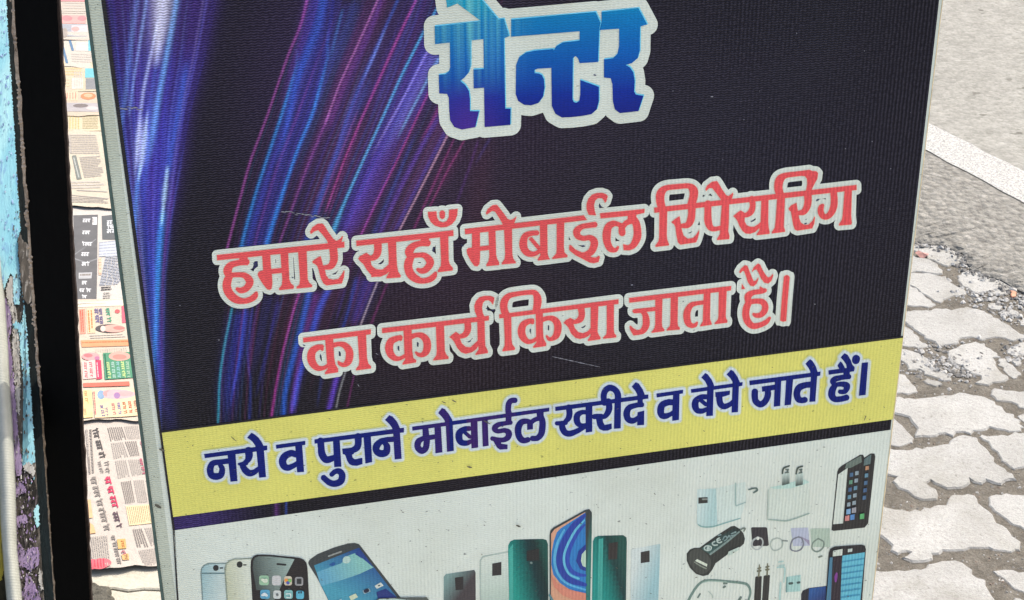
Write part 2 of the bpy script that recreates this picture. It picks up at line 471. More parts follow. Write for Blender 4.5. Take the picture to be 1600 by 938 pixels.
# ------------------------------------------------------------------ the wording, traced pen stroke by pen stroke
# P: polygon, S: stroke with round ends (x,y,width), F: stroke with flat ends
K1 = 6.256
K2 = 7.2125
W_RED = [
 [  # first red line, word one
  (330, 340, K1, [
   ('P', '55,362 1300,231 1301,287 58,414'),
   ('F', '355,428,64 270,437,55 190,462,64 160,515,82 172,565,62'),
   ('F', '275,400,10 315,400,84'), ('P', '274,395 356,385 356,462 274,440'),
   ('S', '170,560,50 250,555,46 320,560,55 368,600,72 375,640,70 340,690,62 290,708,55 255,695,34'),
   ('S', '185,565,60 160,610,78 152,670,80 175,735,82 235,792,76 310,812,54 380,797,56 425,765,56 440,732,28'),
   ('P', '497,350 575,345 583,490 593,560 597,640 590,690 572,703 545,695 505,645 470,590 453,555 462,530 480,518 508,512'),
   ('P', '575,500 695,488 695,535 582,548'),
   ('P', '675,330 750,322 762,600 778,640 808,665 805,690 665,705 662,690 690,655 695,600'),
   ('P', '848,310 930,300 942,600 958,635 985,655 985,675 833,690 835,670 862,650 868,600')]),
  (450, 335, K1, [
   ('S', '438,300,76 448,400,76 445,450,72 420,500,60 365,515,42 335,515,40'),
   ('P', '238,455 262,435 300,412 318,405 325,430 340,495 360,540 370,590 395,625 440,635 490,628 520,590 545,545 551,548 545,610 525,670 375,690 345,670 320,620 300,540 285,500 262,480 240,470'),
   ('P', '215,165 240,120 290,88 330,85 350,100 390,165 440,235 470,255 500,245 530,208 536,215 522,260 500,300 400,300 380,250 330,185 295,150 260,160 225,187 217,180')])],
 [  # word two
  (580, 310, K1, [
   ('P', '-147,410 800,308 802,362 -145,462'),
   ('P', '160,390 240,380 245,560 250,650 262,715 288,750 285,768 148,778 148,765 175,715 170,660 170,550'),
   ('P', '0,655 50,690 110,692 172,640 172,690 100,745 40,762 0,765'),
   ('F', '560,432,64 480,437,55 410,462,64 370,515,82 382,565,60'),
   ('P', '480,395 562,375 562,465 480,440'),
   ('S', '380,560,50 460,550,46 520,555,55 568,600,72 572,640,70 535,690,62 490,706,52 455,692,32'),
   ('S', '395,560,60 368,610,78 360,670,80 382,735,82 435,782,72 500,803,52 570,788,56 610,758,54 628,725,26'),
   ('P', '670,335 750,322 755,600 765,640 795,675 795,700 650,718 648,705 680,655 682,600'),
   ('P', '552,130 635,124 640,180 660,218 700,232 735,220 757,180 760,108 843,100 838,160 820,210 785,250 735,275 680,280 620,262 580,225 556,175'),
   ('S', '693,142,54 693,172,50')]),
  (450, 335, K1, [
   ('S', '875,270,75 878,340,72 865,390,68 830,420,55 780,425,45'),
   ('P', '685,430 700,405 765,372 800,398 805,445 812,490 845,528 890,548 940,540 1000,505 1000,545 960,580 900,605 850,605 810,585 770,540 735,480 705,455')])],
 [  # word three
  (720, 300, K1, [
   ('P', '38,358 1200,225 1230,270 40,410'),
   ('P', '108,380 183,370 185,560 185,640 180,700 160,723 130,718 95,670 60,600 55,560 70,545 108,540'),
   ('P', '180,530 278,518 278,562 182,572'),
   ('P', '268,365 335,355 342,610 352,650 372,685 372,710 250,722 246,708 270,670 278,620'),
   ('P', '420,335 497,325 500,600 510,650 535,680 535,692 398,705 398,690 425,655 432,600'),
   ('P', '243,200 260,165 310,125 350,122 370,145 420,210 455,260 480,270 510,262 540,235 538,250 520,300 510,330 415,330 400,295 370,245 335,190 305,180 275,200 250,218'),
   ('F', '748,396,48 690,400,50 630,425,60 608,490,75 618,555,72 660,598,62 720,600,45 780,565,38'),
   ('P', '660,455 690,435 772,530 772,575 750,562'),
   ('P', '770,315 842,305 845,600 860,640 872,655 865,655 750,668 748,655 775,615 775,580'),
   ('P', '935,300 1008,290 1004,530 1010,588 1041,615 1038,634 892,652 890,640 930,600 935,560')]),
  (870, 280, K1, [
   ('P', '308,345 380,350 368,310 360,250 372,205 400,182 440,182 455,200 468,228 480,215 495,165 480,145 440,130 390,132 340,150 305,190 288,240 288,290'),
   ('F', '377,440,54 310,448,52 240,462,52 192,505,68 205,555,58 260,575,48 320,568,52 360,600,70 360,650,72 330,708,66 270,738,50'),
   ('P', '120,640 135,642 180,685 240,712 290,710 330,690 345,720 318,742 340,760 380,762 410,745 418,760 405,805 360,818 320,812 250,775 180,740 130,700 118,685'),
   ('P', '420,330 855,288 852,325 770,345 690,355 425,380'),
   ('P', '690,335 772,325 775,395 690,400'),
   ('S', '735,375,70 770,425,72 785,500,74 780,570,76 745,640,62 700,668,48'),
   ('P', '645,632 680,640 710,650 700,692 650,690'),
   ('S', '730,400,60 675,425,50 645,458,50'),
   ('S', '630,455,56 634,505,66 636,522,62'),
   ('S', '632,455,50 590,435,45 545,432,60 500,465,72 484,540,80 490,615,70 520,675,62 570,690,38 594,662,24')])],
 [  # word four
  (1010, 255, K1, [
   ('P', '72,432 2049,209 2050,258 75,482'),
   ('P', '125,440 200,435 195,700 200,745 218,790 215,800 85,815 85,800 115,760 122,720'),
   ('S', '155,455,72 132,370,80 138,290,80 190,240,54 300,226,50 410,220,52 455,258,80 458,320,80 435,400,76'),
   ('S', '438,400,80 440,480,70 430,550,72 400,600,58 340,610,40'),
   ('P', '243,570 280,540 320,515 328,560 335,610 345,660 360,705 400,735 450,728 480,700 512,650 512,680 495,740 482,770 330,793 305,770 290,700 280,620 265,590 245,580'),
   ('S', '598,395,68 597,480,66 599,560,72 620,622,60 665,640,44 745,622,40'),
   ('P', '735,390 805,380 800,600 795,660 808,710 805,738 690,748 685,740 715,690 718,640 722,560'),
   ('P', '572,250 590,215 640,178 685,172 705,200 740,260 775,310 800,320 825,300 842,285 845,300 830,350 825,380 735,375 720,345 680,290 640,240 610,240 580,268')]),
  (1130, 250, K1, [
   ('S', '275,380,62 285,440,55 270,498,58 235,530,48 190,540,40'),
   ('P', '95,545 130,515 165,490 200,510 205,560 205,600 225,635 260,650 300,650 345,620 375,590 375,640 340,670 310,700 260,718 215,715 185,690 155,640 135,590 115,565'),
   ('P', '370,365 438,355 435,600 440,660 450,700 448,718 325,732 322,722 350,685 350,640 362,600'),
   ('P', '525,350 600,340 590,600 588,650 600,685 600,698 472,715 470,702 500,660 508,600'),
   ('S', '560,355,72 535,275,80 548,192,80 600,150,54 700,135,48 790,124,48'),
   ('P', '760,103 838,93 865,105 905,108 922,125 915,180 890,225 862,280 855,330 785,330 808,285 818,230 815,180 795,155 760,152'),
   ('S', '822,335,75 825,400,70 812,460,66 780,505,56 725,515,42'),
   ('P', '635,470 660,440 712,415 720,470 730,520 738,570 755,610 790,632 830,628 870,590 888,548 893,560 885,620 865,665 720,687 695,675 680,630 668,560 658,500 640,488')]),
  (1200, 250, K1, [
   ('S', '635,300,66 643,380,66 638,450,68 615,510,62 575,550,54 532,545,56 510,500,58 515,460,52 530,440,30'),
   ('P', '745,280 815,270 808,540 812,590 815,610 810,628 690,638 690,622 718,580 725,540')])],
 [  # second red line
  (460, 480, K2, [
   ('P', '97,340 860,245 858,300 100,393'),
   ('P', '345,350 435,340 445,560 460,640 492,690 490,728 345,750 342,735 375,690 365,600'),
   ('S', '305,440,52 260,450,65 203,490,82 187,560,90 207,630,82 260,680,62 330,680,44 385,645,40'),
   ('P', '295,418 325,422 328,480 310,488 290,470'),
   ('S', '430,425,56 500,410,50 565,425,68 613,480,82 620,550,84 603,610,76 560,645,50 515,635,42 495,612,22'),
   ('P', '710,300 805,288 815,560 830,630 862,660 862,685 695,708 692,690 725,650 730,600')])],
 [
  (590, 470, K2, [
   ('P', '48,305 1251,164 1251,216 50,360'),
   ('P', '290,320 380,308 388,560 400,640 435,665 430,690 280,715 278,700 310,655 302,600'),
   ('S', '255,408,52 215,420,62 150,452,78 127,520,88 142,590,82 190,640,62 250,645,44 312,612,40'),
   ('P', '245,385 272,388 275,440 258,448 240,440'),
   ('S', '378,400,58 440,380,52 500,390,68 548,440,82 558,510,84 543,570,76 500,605,52 455,600,40 430,578,24'),
   ('P', '655,270 745,258 755,560 770,600 798,630 795,650 625,668 625,655 660,610 665,560'),
   ('S', '1010,230,72 1015,310,72 990,370,66 940,395,50 890,400,42'),
   ('P', '808,405 840,375 880,345 915,370 925,420 945,475 990,515 1040,520 1090,495 1132,452 1132,500 1110,540 1060,575 990,592 940,575 895,525 860,455 830,420')]),
  (690, 440, K2, [
   ('P', '400,400 480,390 485,640 490,720 520,780 518,800 380,822 378,812 415,760 405,660'),
   ('P', '325,735 406,660 412,720 370,770 300,800'),
   ('P', '395,385 372,330 366,270 385,215 425,172 480,157 550,157 590,175 590,200 575,255 555,225 530,205 490,207 462,235 452,290 460,350 480,390 480,430 405,430')])],
 [
  (770, 440, K2, [
   ('P', '70,365 1413,195 1412,247 72,410'),
   ('P', '120,385 205,375 208,640 215,700 248,745 243,765 108,782 105,770 130,720 132,640'),
   ('S', '160,400,82 124,310,82 127,222,82 178,158,62 280,132,52 400,117,52 468,122,60 500,180,85 500,250,86 485,320,76'),
   ('P', '480,320 560,310 562,560 570,640 600,695 595,722 455,742 450,730 490,680 485,600'),
   ('S', '440,438,52 400,445,60 342,480,74 320,550,84 337,620,78 385,668,58 440,668,44 495,636,40'),
   ('P', '432,412 460,415 462,470 445,478 425,470'),
   ('S', '555,425,54 620,407,50 680,417,66 723,465,80 730,530,82 713,600,74 670,638,48 630,642,40 605,610,22'),
   ('S', '990,290,76 1000,360,70 985,415,70 940,445,50 890,455,42'),
   ('P', '793,462 820,430 870,405 910,425 905,470 920,520 960,565 1010,578 1060,560 1105,520 1105,560 1090,590 1040,625 980,642 930,630 880,580 850,515 815,475')]),
  (870, 440, K2, [
   ('P', '380,260 465,250 455,560 465,590 490,625 488,645 350,665 345,655 375,610 378,560'),
   ('P', '288,578 340,560 385,515 385,570 350,610 300,635'),
   ('P', '560,240 640,230 638,540 645,580 668,605 665,625 520,640 518,625 555,590 560,540')])],
 [
  (970, 420, K2, [
   ('P', '90,325 1240,190 1236,240 92,378'),
   ('P', '128,465 150,450 385,425 385,470 290,480 240,490 150,497 130,485'),
   ('S', '235,478,40 268,510,62 282,570,76 278,640,76 240,698,62 180,715,46'),
   ('P', '95,645 105,635 140,668 180,688 215,680 240,720 200,740 140,747 120,715 100,680'),
   ('P', '385,325 465,315 458,600 462,650 488,680 485,698 345,717 342,708 375,665 385,620'),
   ('P', '560,300 640,290 635,600 640,640 662,660 660,680 515,692 512,680 550,640 555,600'),
   ('P', '932,260 1005,252 1000,560 1015,600 1020,610 1018,625 892,645 890,635 920,590 922,540'),
   ('F', '942,373,46 850,385,46 787,407,60 747,470,74 740,540,78 757,610,70 800,640,48'),
   ('S', '800,640,48 835,630,42 854,602,22')]),
  (1040, 410, K2, [
   ('P', '597,290 685,280 672,600 678,630 692,650 690,675 550,692 548,680 585,640 592,600')])],
 [
  (1120, 390, K1, [
   ('P', '215,215 235,180 270,150 295,155 312,200 335,260 355,305 380,300 400,270 402,285 385,330 355,355 325,350 300,315 280,250 262,205 245,205 225,228'),
   ('P', '340,205 360,165 400,132 420,145 440,190 470,240 495,270 520,262 543,235 547,250 530,300 500,328 460,320 430,280 405,225 385,190 360,195 345,213'),
   ('P', '243,332 272,380 238,383'), ('P', '418,355 455,378 415,385'),
   ('S', '465,395,40 430,405,46 350,417,50 303,450,66 302,500,58'),
   ('S', '310,510,50 380,500,48 440,507,56 468,545,62 462,595,60 425,635,50 380,640,42 356,628,26'),
   ('S', '310,510,60 285,570,66 280,640,68 302,705,66 350,743,58 420,733,50 480,703,46 512,665,26'),
   ('F', '680,262,56 660,480,58 645,694,58'), ('S', '679,275,57 678,285,57'), ('S', '647,670,58 646,672,58')])],
]
KH = 3.81
W_HEAD = [(640, 0, KH, [
   ('P', '215,-60 215,-10 222,45 283,20 425,125 440,240 565,225 590,215 582,180 430,0 380,-60'),
   ('P', '148,155 425,125 560,110 590,215 150,262'),
   ('P', '238,245 362,235 362,390 350,430 320,465 300,480 330,505 352,540 358,590 358,660 412,660 390,755 310,770 265,755 240,715 235,660 232,580 222,558 175,555 172,445 210,440 232,425 240,400'),
   ('P', '378,412 448,408 448,520 380,525'),
   ('P', '438,225 560,212 568,645 600,645 598,742 445,755'),
   ('P', '602,115 1105,70 1135,135 1128,165 1010,185 602,218'),
   ('P', '1010,180 1128,155 1120,368 1010,375 1000,345 985,332 970,345 968,590 975,605 990,610 1008,600 1014,560 1014,475 1125,515 1125,600 1112,650 1080,678 1030,688 960,696 905,698 865,675 845,630 842,400 850,310 870,275 910,252 1010,240'),
   ('P', '855,290 740,300 690,312 650,340 632,385 630,560 645,600 680,622 720,626 765,612 792,575 802,520 798,470 785,445 765,436 742,434 742,414 760,408 855,402'),
   ('P', '1140,70 1360,47 1412,145 1365,158 1245,170 1128,178 1140,130'),
   ('P', '1245,155 1370,145 1368,300 1355,345 1320,375 1283,385 1310,400 1330,430 1338,480 1335,545 1345,562 1390,568 1360,660 1250,672 1220,650 1208,600 1205,500 1195,465 1155,460 1155,352 1210,345 1235,320 1245,270')])]
K8, K7, K75, K9 = 8.525, 7.82, 7.506, 9.38
W_NAVY = [
 [(310, 660, K8, [
   ('P', '75,412 915,298 917,360 85,468'),
   ('P', '385,390 490,375 520,772 427,782'),
   ('S', '330,515,62 270,520,70 190,540,80 157,610,90 172,690,88 235,712,92 300,690,85 317,610,76 290,560,60'),
   ('F', '405,505,72 320,515,70 260,525,66'),
   ('S', '668,370,105 674,440,98 655,495,75 610,530,50'),
   ('F', '640,535,60 600,538,52 530,548,30'),
   ('S', '565,550,46 597,590,80 630,635,90 680,667,90 740,655,75 805,605,60'),
   ('P', '770,350 870,340 900,718 808,728 795,600'),
   ('P', '648,195 705,130 740,145 800,195 840,250 870,310 870,360 770,360 755,300 720,250 680,215')])],
 [(420, 650, K7, [
   ('P', '85,345 445,295 445,345 90,393'),
   ('P', '320,335 405,325 430,675 345,682 335,560'),
   ('S', '325,460,78 270,447,80 197,482,88 167,540,92 182,600,86 230,625,76 290,605,65 340,575,60')])],
 [(490, 640, K75, [
   ('P', '8,343 1057,205 1057,260 10,392'),
   ('S', '80,360,80 87,440,80 97,515,86 135,573,84 180,578,78 255,548,60'),
   ('P', '225,340 303,328 325,662 240,668 235,560'),
   ('F', '205,758,56 250,720,60 300,715,70 333,760,78 318,830,80 250,862,76 180,845,72 106,783,66'),
   ('S', '520,310,85 522,390,80 505,440,78 460,475,60'),
   ('P', '333,452 440,440 470,420 470,515 448,520 455,555 480,575 570,557 572,632 510,652 450,648 415,630 390,590 375,540 360,517 340,515'),
   ('P', '582,290 668,280 685,608 605,625'),
   ('F', '945,340,62 860,345,62'),
   ('S', '860,345,60 790,365,68 737,420,85 737,480,80 790,510,84 850,490,82 857,420,75 825,380,50'),
   ('P', '930,260 1010,245 1030,570 948,578'),
   ('P', '835,115 885,58 925,75 980,140 1010,210 1012,265 930,270 920,210 880,155')])],
 [(640, 620, K9, [
   ('P', '35,430 2043,149 2041,206 38,488'),
   ('P', '185,430 270,420 285,560 296,640 200,640 188,560'),
   ('S', '190,600,66 125,650,92 117,730,95 172,783,92 230,748,90 247,660,92 243,570,90'),
   ('P', '275,555 375,540 375,612 285,625'),
   ('P', '360,420 455,410 478,805 375,820'),
   ('P', '525,390 628,375 645,782 545,798'),
   ('P', '415,230 470,155 510,170 570,240 620,325 630,395 525,400 510,340 470,285'),
   ('F', '880,455,72 800,465,80 728,520,100 722,600,102 752,658,88 830,670,78 905,640,60'),
   ('P', '775,520 820,490 900,560 895,610 860,600'),
   ('P', '890,360 990,345 1002,735 903,748'),
   ('P', '1055,340 1140,325 1155,708 1068,722')]),
  (740, 610, K9, [
   ('F', '607,136,82 550,142,80 512,185,85 502,260,86 508,340,85'),
   ('P', '465,310 555,300 550,490 465,490'),
   ('F', '550,460,66 450,475,66 350,497,75 304,550,86 350,590,68 450,577,70 510,612,92 498,680,86 430,718,72 340,710,66 260,695,66'),
   ('P', '285,735 395,738 400,772 495,785 493,852 380,860 340,830 310,780'),
   ('P', '915,310 1020,300 1025,400 925,400'),
   ('F', '975,370,92 1003,440,92 1003,540,96 985,630,92 930,690,82 850,695,80'),
   ('S', '960,400,70 890,422,68 840,460,66'),
   ('P', '780,450 865,440 865,560 780,572'),
   ('F', '835,455,60 760,442,80 692,462,90 650,540,100 654,640,96 692,708,96 745,728,80 797,712,80')])],
 [(860, 590, K9, [
   ('P', '65,420 1430,238 1430,300 68,482'),
   ('S', '265,430,90 275,520,90 258,590,84 205,640,56'),
   ('F', '230,655,60 160,660,66 78,662,62'),
   ('S', '165,665,86 172,730,95 210,795,92 280,813,90 380,778,78 480,722,68 540,690,50'),
   ('S', '525,500,66 450,502,70 387,550,92 387,640,92 430,688,70 500,690,56 540,660,40'),
   ('P', '510,390 610,378 608,785 512,798'),
   ('S', '845,340,90 857,430,94 838,500,88 790,560,72 720,562,66'),
   ('F', '750,555,66 690,558,72 632,565,78'),
   ('P', '660,585 760,575 765,640 790,685 892,662 895,740 840,768 770,772 710,745 680,690'),
   ('P', '935,330 1030,310 1025,735 925,742'),
   ('S', '785,360,90 775,260,90 800,182,90 860,142,92 930,162,90 980,230,95 985,340,95'),
   ('P', '1270,290 1350,280 1345,420 1270,430'),
   ('F', '1345,388,75 1250,397,75 1152,432,85 1112,510,98 1132,598,92 1200,625,86 1270,590,70 1320,560,90'),
   ('P', '1270,500 1370,475 1368,685 1265,692'),
   ('P', '1185,125 1245,58 1290,80 1350,170 1380,250 1380,300 1275,310 1265,235 1230,175')])],
 [(1010, 570, K9, [
   ('P', '140,412 532,357 530,412 145,472'),
   ('P', '385,395 480,380 470,800 372,815 372,700'),
   ('S', '375,542,88 310,542,92 227,580,98 202,660,104 217,730,92 270,745,86 340,720,68 385,690,60')])],
 [(1010, 570, K9, [
   ('P', '645,350 1405,245 1400,300 650,405'),
   ('F', '880,460,75 800,466,80 722,517,94 708,590,102 737,658,86 810,670,76 880,640,60'),
   ('P', '770,535 815,495 885,550 885,600 850,600'),
   ('P', '885,330 980,310 968,738 870,745'),
   ('P', '798,180 855,112 890,130 950,210 985,290 985,350 885,355 885,300 850,230'),
   ('P', '1000,395 1220,370 1215,430 1120,460 1005,465'),
   ('S', '1060,440,92 1065,520,94 1087,578,92 1140,603,84 1220,570,70 1262,530,60'),
   ('P', '1255,310 1350,290 1335,685 1240,693'),
   ('P', '1168,135 1230,65 1270,85 1330,170 1362,245 1355,310 1255,320 1255,240 1215,180')])],
 [(1160, 550, 8.0, [
   ('P', '80,352 970,238 965,290 85,410'),
   ('P', '235,425 405,400 405,465 350,475 240,490'),
   ('F', '310,455,74 312,530,80 280,608,78 220,648,80 162,610,80 148,540,82 150,483,82'),
   ('P', '400,350 480,340 465,668 385,678'), ('P', '540,340 628,325 600,652 520,662'),
   ('P', '850,270 930,260 905,612 830,618'),
   ('F', '855,400,78 780,407,76 702,440,84 674,510,84 692,580,82 735,598,72 780,590,74'),
   ('P', '780,140 838,82 870,105 915,180 935,250 935,295 850,300 840,230 810,180')])],
 [(1160, 550, 8.0, [
   ('P', '1068,222 1395,180 1390,235 1070,278'),
   ('P', '1220,60 1270,8 1310,30 1350,100 1365,150 1395,180 1395,215 1300,215 1290,150 1260,105'),
   ('P', '1180,165 1216,110 1240,128 1268,178 1286,222 1215,222'),
   ('S', '1415,78,98 1410,98,96'),
   ('P', '1255,215 1335,205 1335,325 1255,330'),
   ('F', '1335,300,66 1240,310,64 1152,332,72 1122,365,68 1155,405,50'),
   ('F', '1120,410,54 1220,395,62 1290,407,80 1298,440,78 1270,488,62 1205,490,55'),
   ('F', '1155,405,66 1117,470,86 1112,540,88 1152,583,76 1230,580,72 1303,560,76'),
   ('P', '1485,130 1565,120 1532,530 1448,540')])],
]
# ------------------------------------------------------------------ the board and its printed face
ALB = (1.08, 1.03, 0.90)
TOPY = bp(800, -118)[1]
def side(a, b):
    (ua, va), (ub, vb) = bp(*a), bp(*b)
    return lambda v: ua + (ub - ua) * (v - va) / (vb - va)
LEFT = side((134, 0), (254, 938))
STRIP = side((158, 0), (277, 938))
RIGHT = side((1473, 0), (1363, 938))
REDGE = side((1472.0, 0), (1361.9, 938))

WHITE = lin(205, 212, 206, 1.05)
m_vinyl = print_mat('vinyl_white_print', WHITE, amp=0.045, rough=0.45, speck=0.62)
m_margin = print_mat('vinyl_margin', lin(184, 191, 180), amp=0.11, rough=0.5, speck=0.5)
m_trim = simple_mat('green_grey_trim', lin(62, 84, 82), 0.5, 0.4, 0.25, 60)
m_lit_edge = simple_mat('painted_lit_edge', lin(214, 196, 164), 0.6, 0.3, 0.25, 90)
m_frame = simple_mat('grey_board_core', lin(120, 122, 118), 0.6, 0.3, 0.15, 30)

def slab(name, la, lb, v0, v1, h0, h1, mat, parent=sign):
    vs = []
    for h in (h0, h1):
        vs += [(la(v0), v0, h), (lb(v0), v0, h), (lb(v1), v1, h), (la(v1), v1, h)]
    return mesh_obj(name, vs, [(3, 2, 1, 0), (4, 5, 6, 7), (0, 1, 5, 4), (1, 2, 6, 5), (2, 3, 7, 6), (3, 0, 4, 7)], mat, parent)

slab('back_board', LEFT, RIGHT, 0.0, TOPY, -0.020, -0.0015, m_frame)
WSP = side((156, 0), (275, 938))
slab('vinyl_sheet', WSP, REDGE, 0.0, TOPY, -0.0014, 0.0, m_vinyl)
slab('sheet_margin', side((137.5, 0), (257, 938)), WSP, 0.0, TOPY, -0.0014, 0.0001, m_margin)
slab('edge_trim', side((132.0, 0), (252.2, 938)), side((137, 0), (256.5, 938)), 0.0, TOPY, -0.021, 0.0012, m_trim)
slab('edge_strip', REDGE, side((1473.3, 0), (1363.3, 938)), 0.0, TOPY, -0.021, 0.0003, m_lit_edge)  # cream strip: light catching the right edge, put into its colour
# two props lean behind the board and carry it
m_leg = simple_mat('dark_steel', lin(60, 60, 62), 0.5, 0.4)
for f in (0.12, 0.88):
    u0 = LEFT(0) + (RIGHT(0) - LEFT(0)) * f
    u1 = LEFT(TOPY) + (RIGHT(TOPY) - LEFT(TOPY)) * f
    top = SM @ Vector((u1, TOPY * 0.9, -0.034))
    foot = Vector((top.x, top.y + 0.30, 0.0))
    inv = SM.inverted()
    a, b = inv @ top, inv @ foot
    d = (b - a).normalized(); s = Vector((1, 0, 0)); t = d.cross(s).normalized()
    vs = [p + s * (sx * 0.012) + t * (tx * 0.012) for p in (a, b) for sx, tx in ((-1, -1), (1, -1), (1, 1), (-1, 1))]
    mesh_obj('rear_leg', vs, [(0, 1, 2, 3), (7, 6, 5, 4), (0, 4, 5, 1), (1, 5, 6, 2), (2, 6, 7, 3), (3, 7, 4, 0)], m_leg, sign)
    lo = inv @ Vector((SM @ Vector((u0, 0, 0))).to_tuple()); 
    vs = [(u0 + sx * 0.014, y, h) for y in (-0.060, 0.002) for sx, h in ((-1, -0.019), (1, -0.019), (1, -0.003), (-1, -0.003))]
    mesh_obj('foot', vs, [(0, 1, 2, 3), (7, 6, 5, 4), (0, 4, 5, 1), (1, 5, 6, 2), (2, 6, 7, 3), (3, 7, 4, 0)], m_leg, sign)

# ---- dark artwork with streaks of light: one sheet of print, colour held per vertex
GAIN = 1.0
def art_mesh():
    xs = np.concatenate([np.arange(0, 0.512, 1.6 / 1300), np.linspace(0.512, 1, 14)])
    nr = 500
    ts = np.linspace(0, 1, nr)
    Lp = np.array([[150.6, -55.0], [270.0, 829.0]]); Rp = np.array([[1486.0, -165.0], [1391.0, 671.5]])
    A = Lp[0] + (Lp[1] - Lp[0]) * ts[:, None]
    B = Rp[0] + (Rp[1] - Rp[0]) * ts[:, None]
    P = A[:, None, :] + (B - A)[:, None, :] * xs[None, :, None]
    X, Y = P[..., 0], P[..., 1]
    rng = np.random.RandomState(3)
    def L(c): return s2l(c) * GAIN
    C = np.zeros(X.shape + (3,))
    def blob(cx, cy, rx, ry, c):
        return np.exp(-((X - cx) / rx) ** 2 - ((Y - cy) / ry) ** 2)[..., None] * L(c)
    C += L((15, 13, 22))
    C += blob(560, 130, 170, 260, (34, 20, 62)) * 0.8
    C += blob(690, 430, 190, 230, (30, 14, 20))
    C += blob(1150, 250, 420, 330, (19, 18, 30))
    C += blob(700, 120, 260, 160, (28, 16, 32))
    def edge(xl, xr, soft=3.0):
        return 1 / (1 + np.exp(-(X - xl) / soft)) * 1 / (1 + np.exp((X - xr) / soft))
    def fy(y0, y1, f0=12.0, f1=12.0):
        return np.clip((Y - y0) / f0, 0, 1) * np.clip((y1 - Y) / f1, 0, 1)
    def curve(p):
        ys = np.arange(p[0, 1] - 60, p[-1, 1] + 61.0)
        def ext(v):
            o = np.interp(ys, p[:, 1], v)
            lo = ys < p[0, 1]; hi = ys > p[-1, 1]
            if len(p) > 1:
                o[lo] = v[0] + (ys[lo] - p[0, 1]) * (v[1] - v[0]) / (p[1, 1] - p[0, 1] + 1e-6)
                o[hi] = v[-1] + (ys[hi] - p[-1, 1]) * (v[-1] - v[-2]) / (p[-1, 1] - p[-2, 1] + 1e-6)
            return o
        ker = np.hanning(63); ker /= ker.sum()
        q = ext(p[:, 0])
        q = np.convolve(np.pad(q, 31, mode='reflect', reflect_type='odd'), ker, 'valid')
        return np.interp(Y, ys, q)
    def streak(col, s, k=1.0, f0=10.0, f1=14.0):
        p = np.array(nums(s))
        p = p[np.argsort(p[:, 1])]
        cx = curve(p); w = np.interp(Y, p[:, 1], p[:, 2])
        w = np.where(w < 5.5, w * 0.84, w)
        if col[0] > 1.5 * col[1] and col[2] > col[1]: k = k * 0.68
        k = k * 0.78
        g = np.exp(-((X - cx) / (0.60 * w)) ** 2)
        C[...] += (g * fy(p[0, 1] - f0, p[-1, 1] + f1, f0, f1))[..., None] * L(col) * k
    def band(col, sl, sr, k=1.0, n=9, soft=3.0, f0=12.0, f1=20.0, tex=0.55):
        a = np.array(nums(sl)); b = np.array(nums(sr))
        a = a[np.argsort(a[:, 1])]; b = b[np.argsort(b[:, 1])]
        xl = curve(a); xr = curve(b)
        t = np.clip((X - xl) / np.maximum(xr - xl, 1), 0, 1)
        v = rng.rand(n + 2); v2 = rng.rand(4 * n + 2)
        nz = 0.6 * np.interp(t * n, np.arange(n + 2), v) + 0.4 * np.interp(t * 4 * n, np.arange(4 * n + 2), v2)
        k = k * 0.60
        g = edge(xl, xr, soft) * (1 - tex + tex * nz * 1.7)
        C[...] += (g * fy(min(a[0, 1], b[0, 1]), max(a[-1, 1], b[-1, 1]), f0, f1))[..., None] * L(col) * k
    # left fan
    lb = '100,-80 100,700'
    band((62, 36, 128), '100,-80 170,0 186,100 210,300 230,420', '345,-80 338,0 318,90 296,170 284,250 266,340 252,430', 1.05, 11, 7, 1, 120, 0.35)
    band((28, 40, 160), '100,60 180,80 210,300 240,500 262,640', '318,60 298,120 284,180 272,240 258,340 250,430 246,560', 0.50, 13, 5, 60, 160, 0.8)
    band((20, 62, 190), '185,150 200,250 225,400 240,500', '282,150 272,240 258,340 252,430 248,480', 0.26, 11, 4, 50, 90, 1.0)
    band((130, 130, 165), '225,-80 232,0 228,60 226,110', '280,-80 270,0 258,60 240,110', 0.62, 6, 5, 1, 60, 0.3)
    streak((205, 208, 214), '256,-80,24 254,0,22 251,40,17 247,75,10', 0.95, 1, 34)
    streak((168, 180, 214), '243,50,4 232,104,5 224,140,5 218,188,5 215,220,6 213,250,4', 0.9, 30, 30)
    streak((176, 196, 214), '229,190,4 226,220,7 222,250,7 218,272,4', 1.0, 20, 16)
    streak((190, 200, 210), '221,200,9 218,232,9', 0.55, 20, 30)
    streak((50, 130, 200), '219,262,5 213,300,6 211,350,6 208,380,5', 0.75, 8, 40)
    streak((118, 150, 200), '233,-40,5 229,0,5 218,70,5 208,130,4 204,165,4', 0.8, 1, 20)
    streak((90, 130, 190), '214,0,8 206,60,7 200,110,7 195,160,6 190,190,6', 0.6, 1, 20)
    streak((100, 160, 215), '282,-60,6 276,0,7 268,46,7 256,110,7 246,160,8 240,200,8', 0.95, 1, 60)
    streak((70, 120, 210), '248,80,6 238,140,6 232,190,7 228,260,7', 0.4, 20, 60)
    streak((40, 110, 205), '288,120,9 278,180,10 270,220,8 264,262,7', 0.5, 30, 20)
    streak((170, 205, 205), '261,268,5 257,304,6 253,344,4', 0.95, 12, 12)
    streak((40, 140, 205), '254,338,7 250,370,8 247,420,8 245,470,7 243,520,6', 0.85, 14, 90)
    streak((24, 70, 190), '236,420,12 241,500,12 246,560,10', 0.4, 60, 70)
    streak((105, 42, 135), '268,320,4 259,380,5 253,450,5 252,540,5 254,590,4', 0.55, 40, 60)
    streak((30, 30, 110), '240,500,30 262,640,20', 0.5, 60, 60)
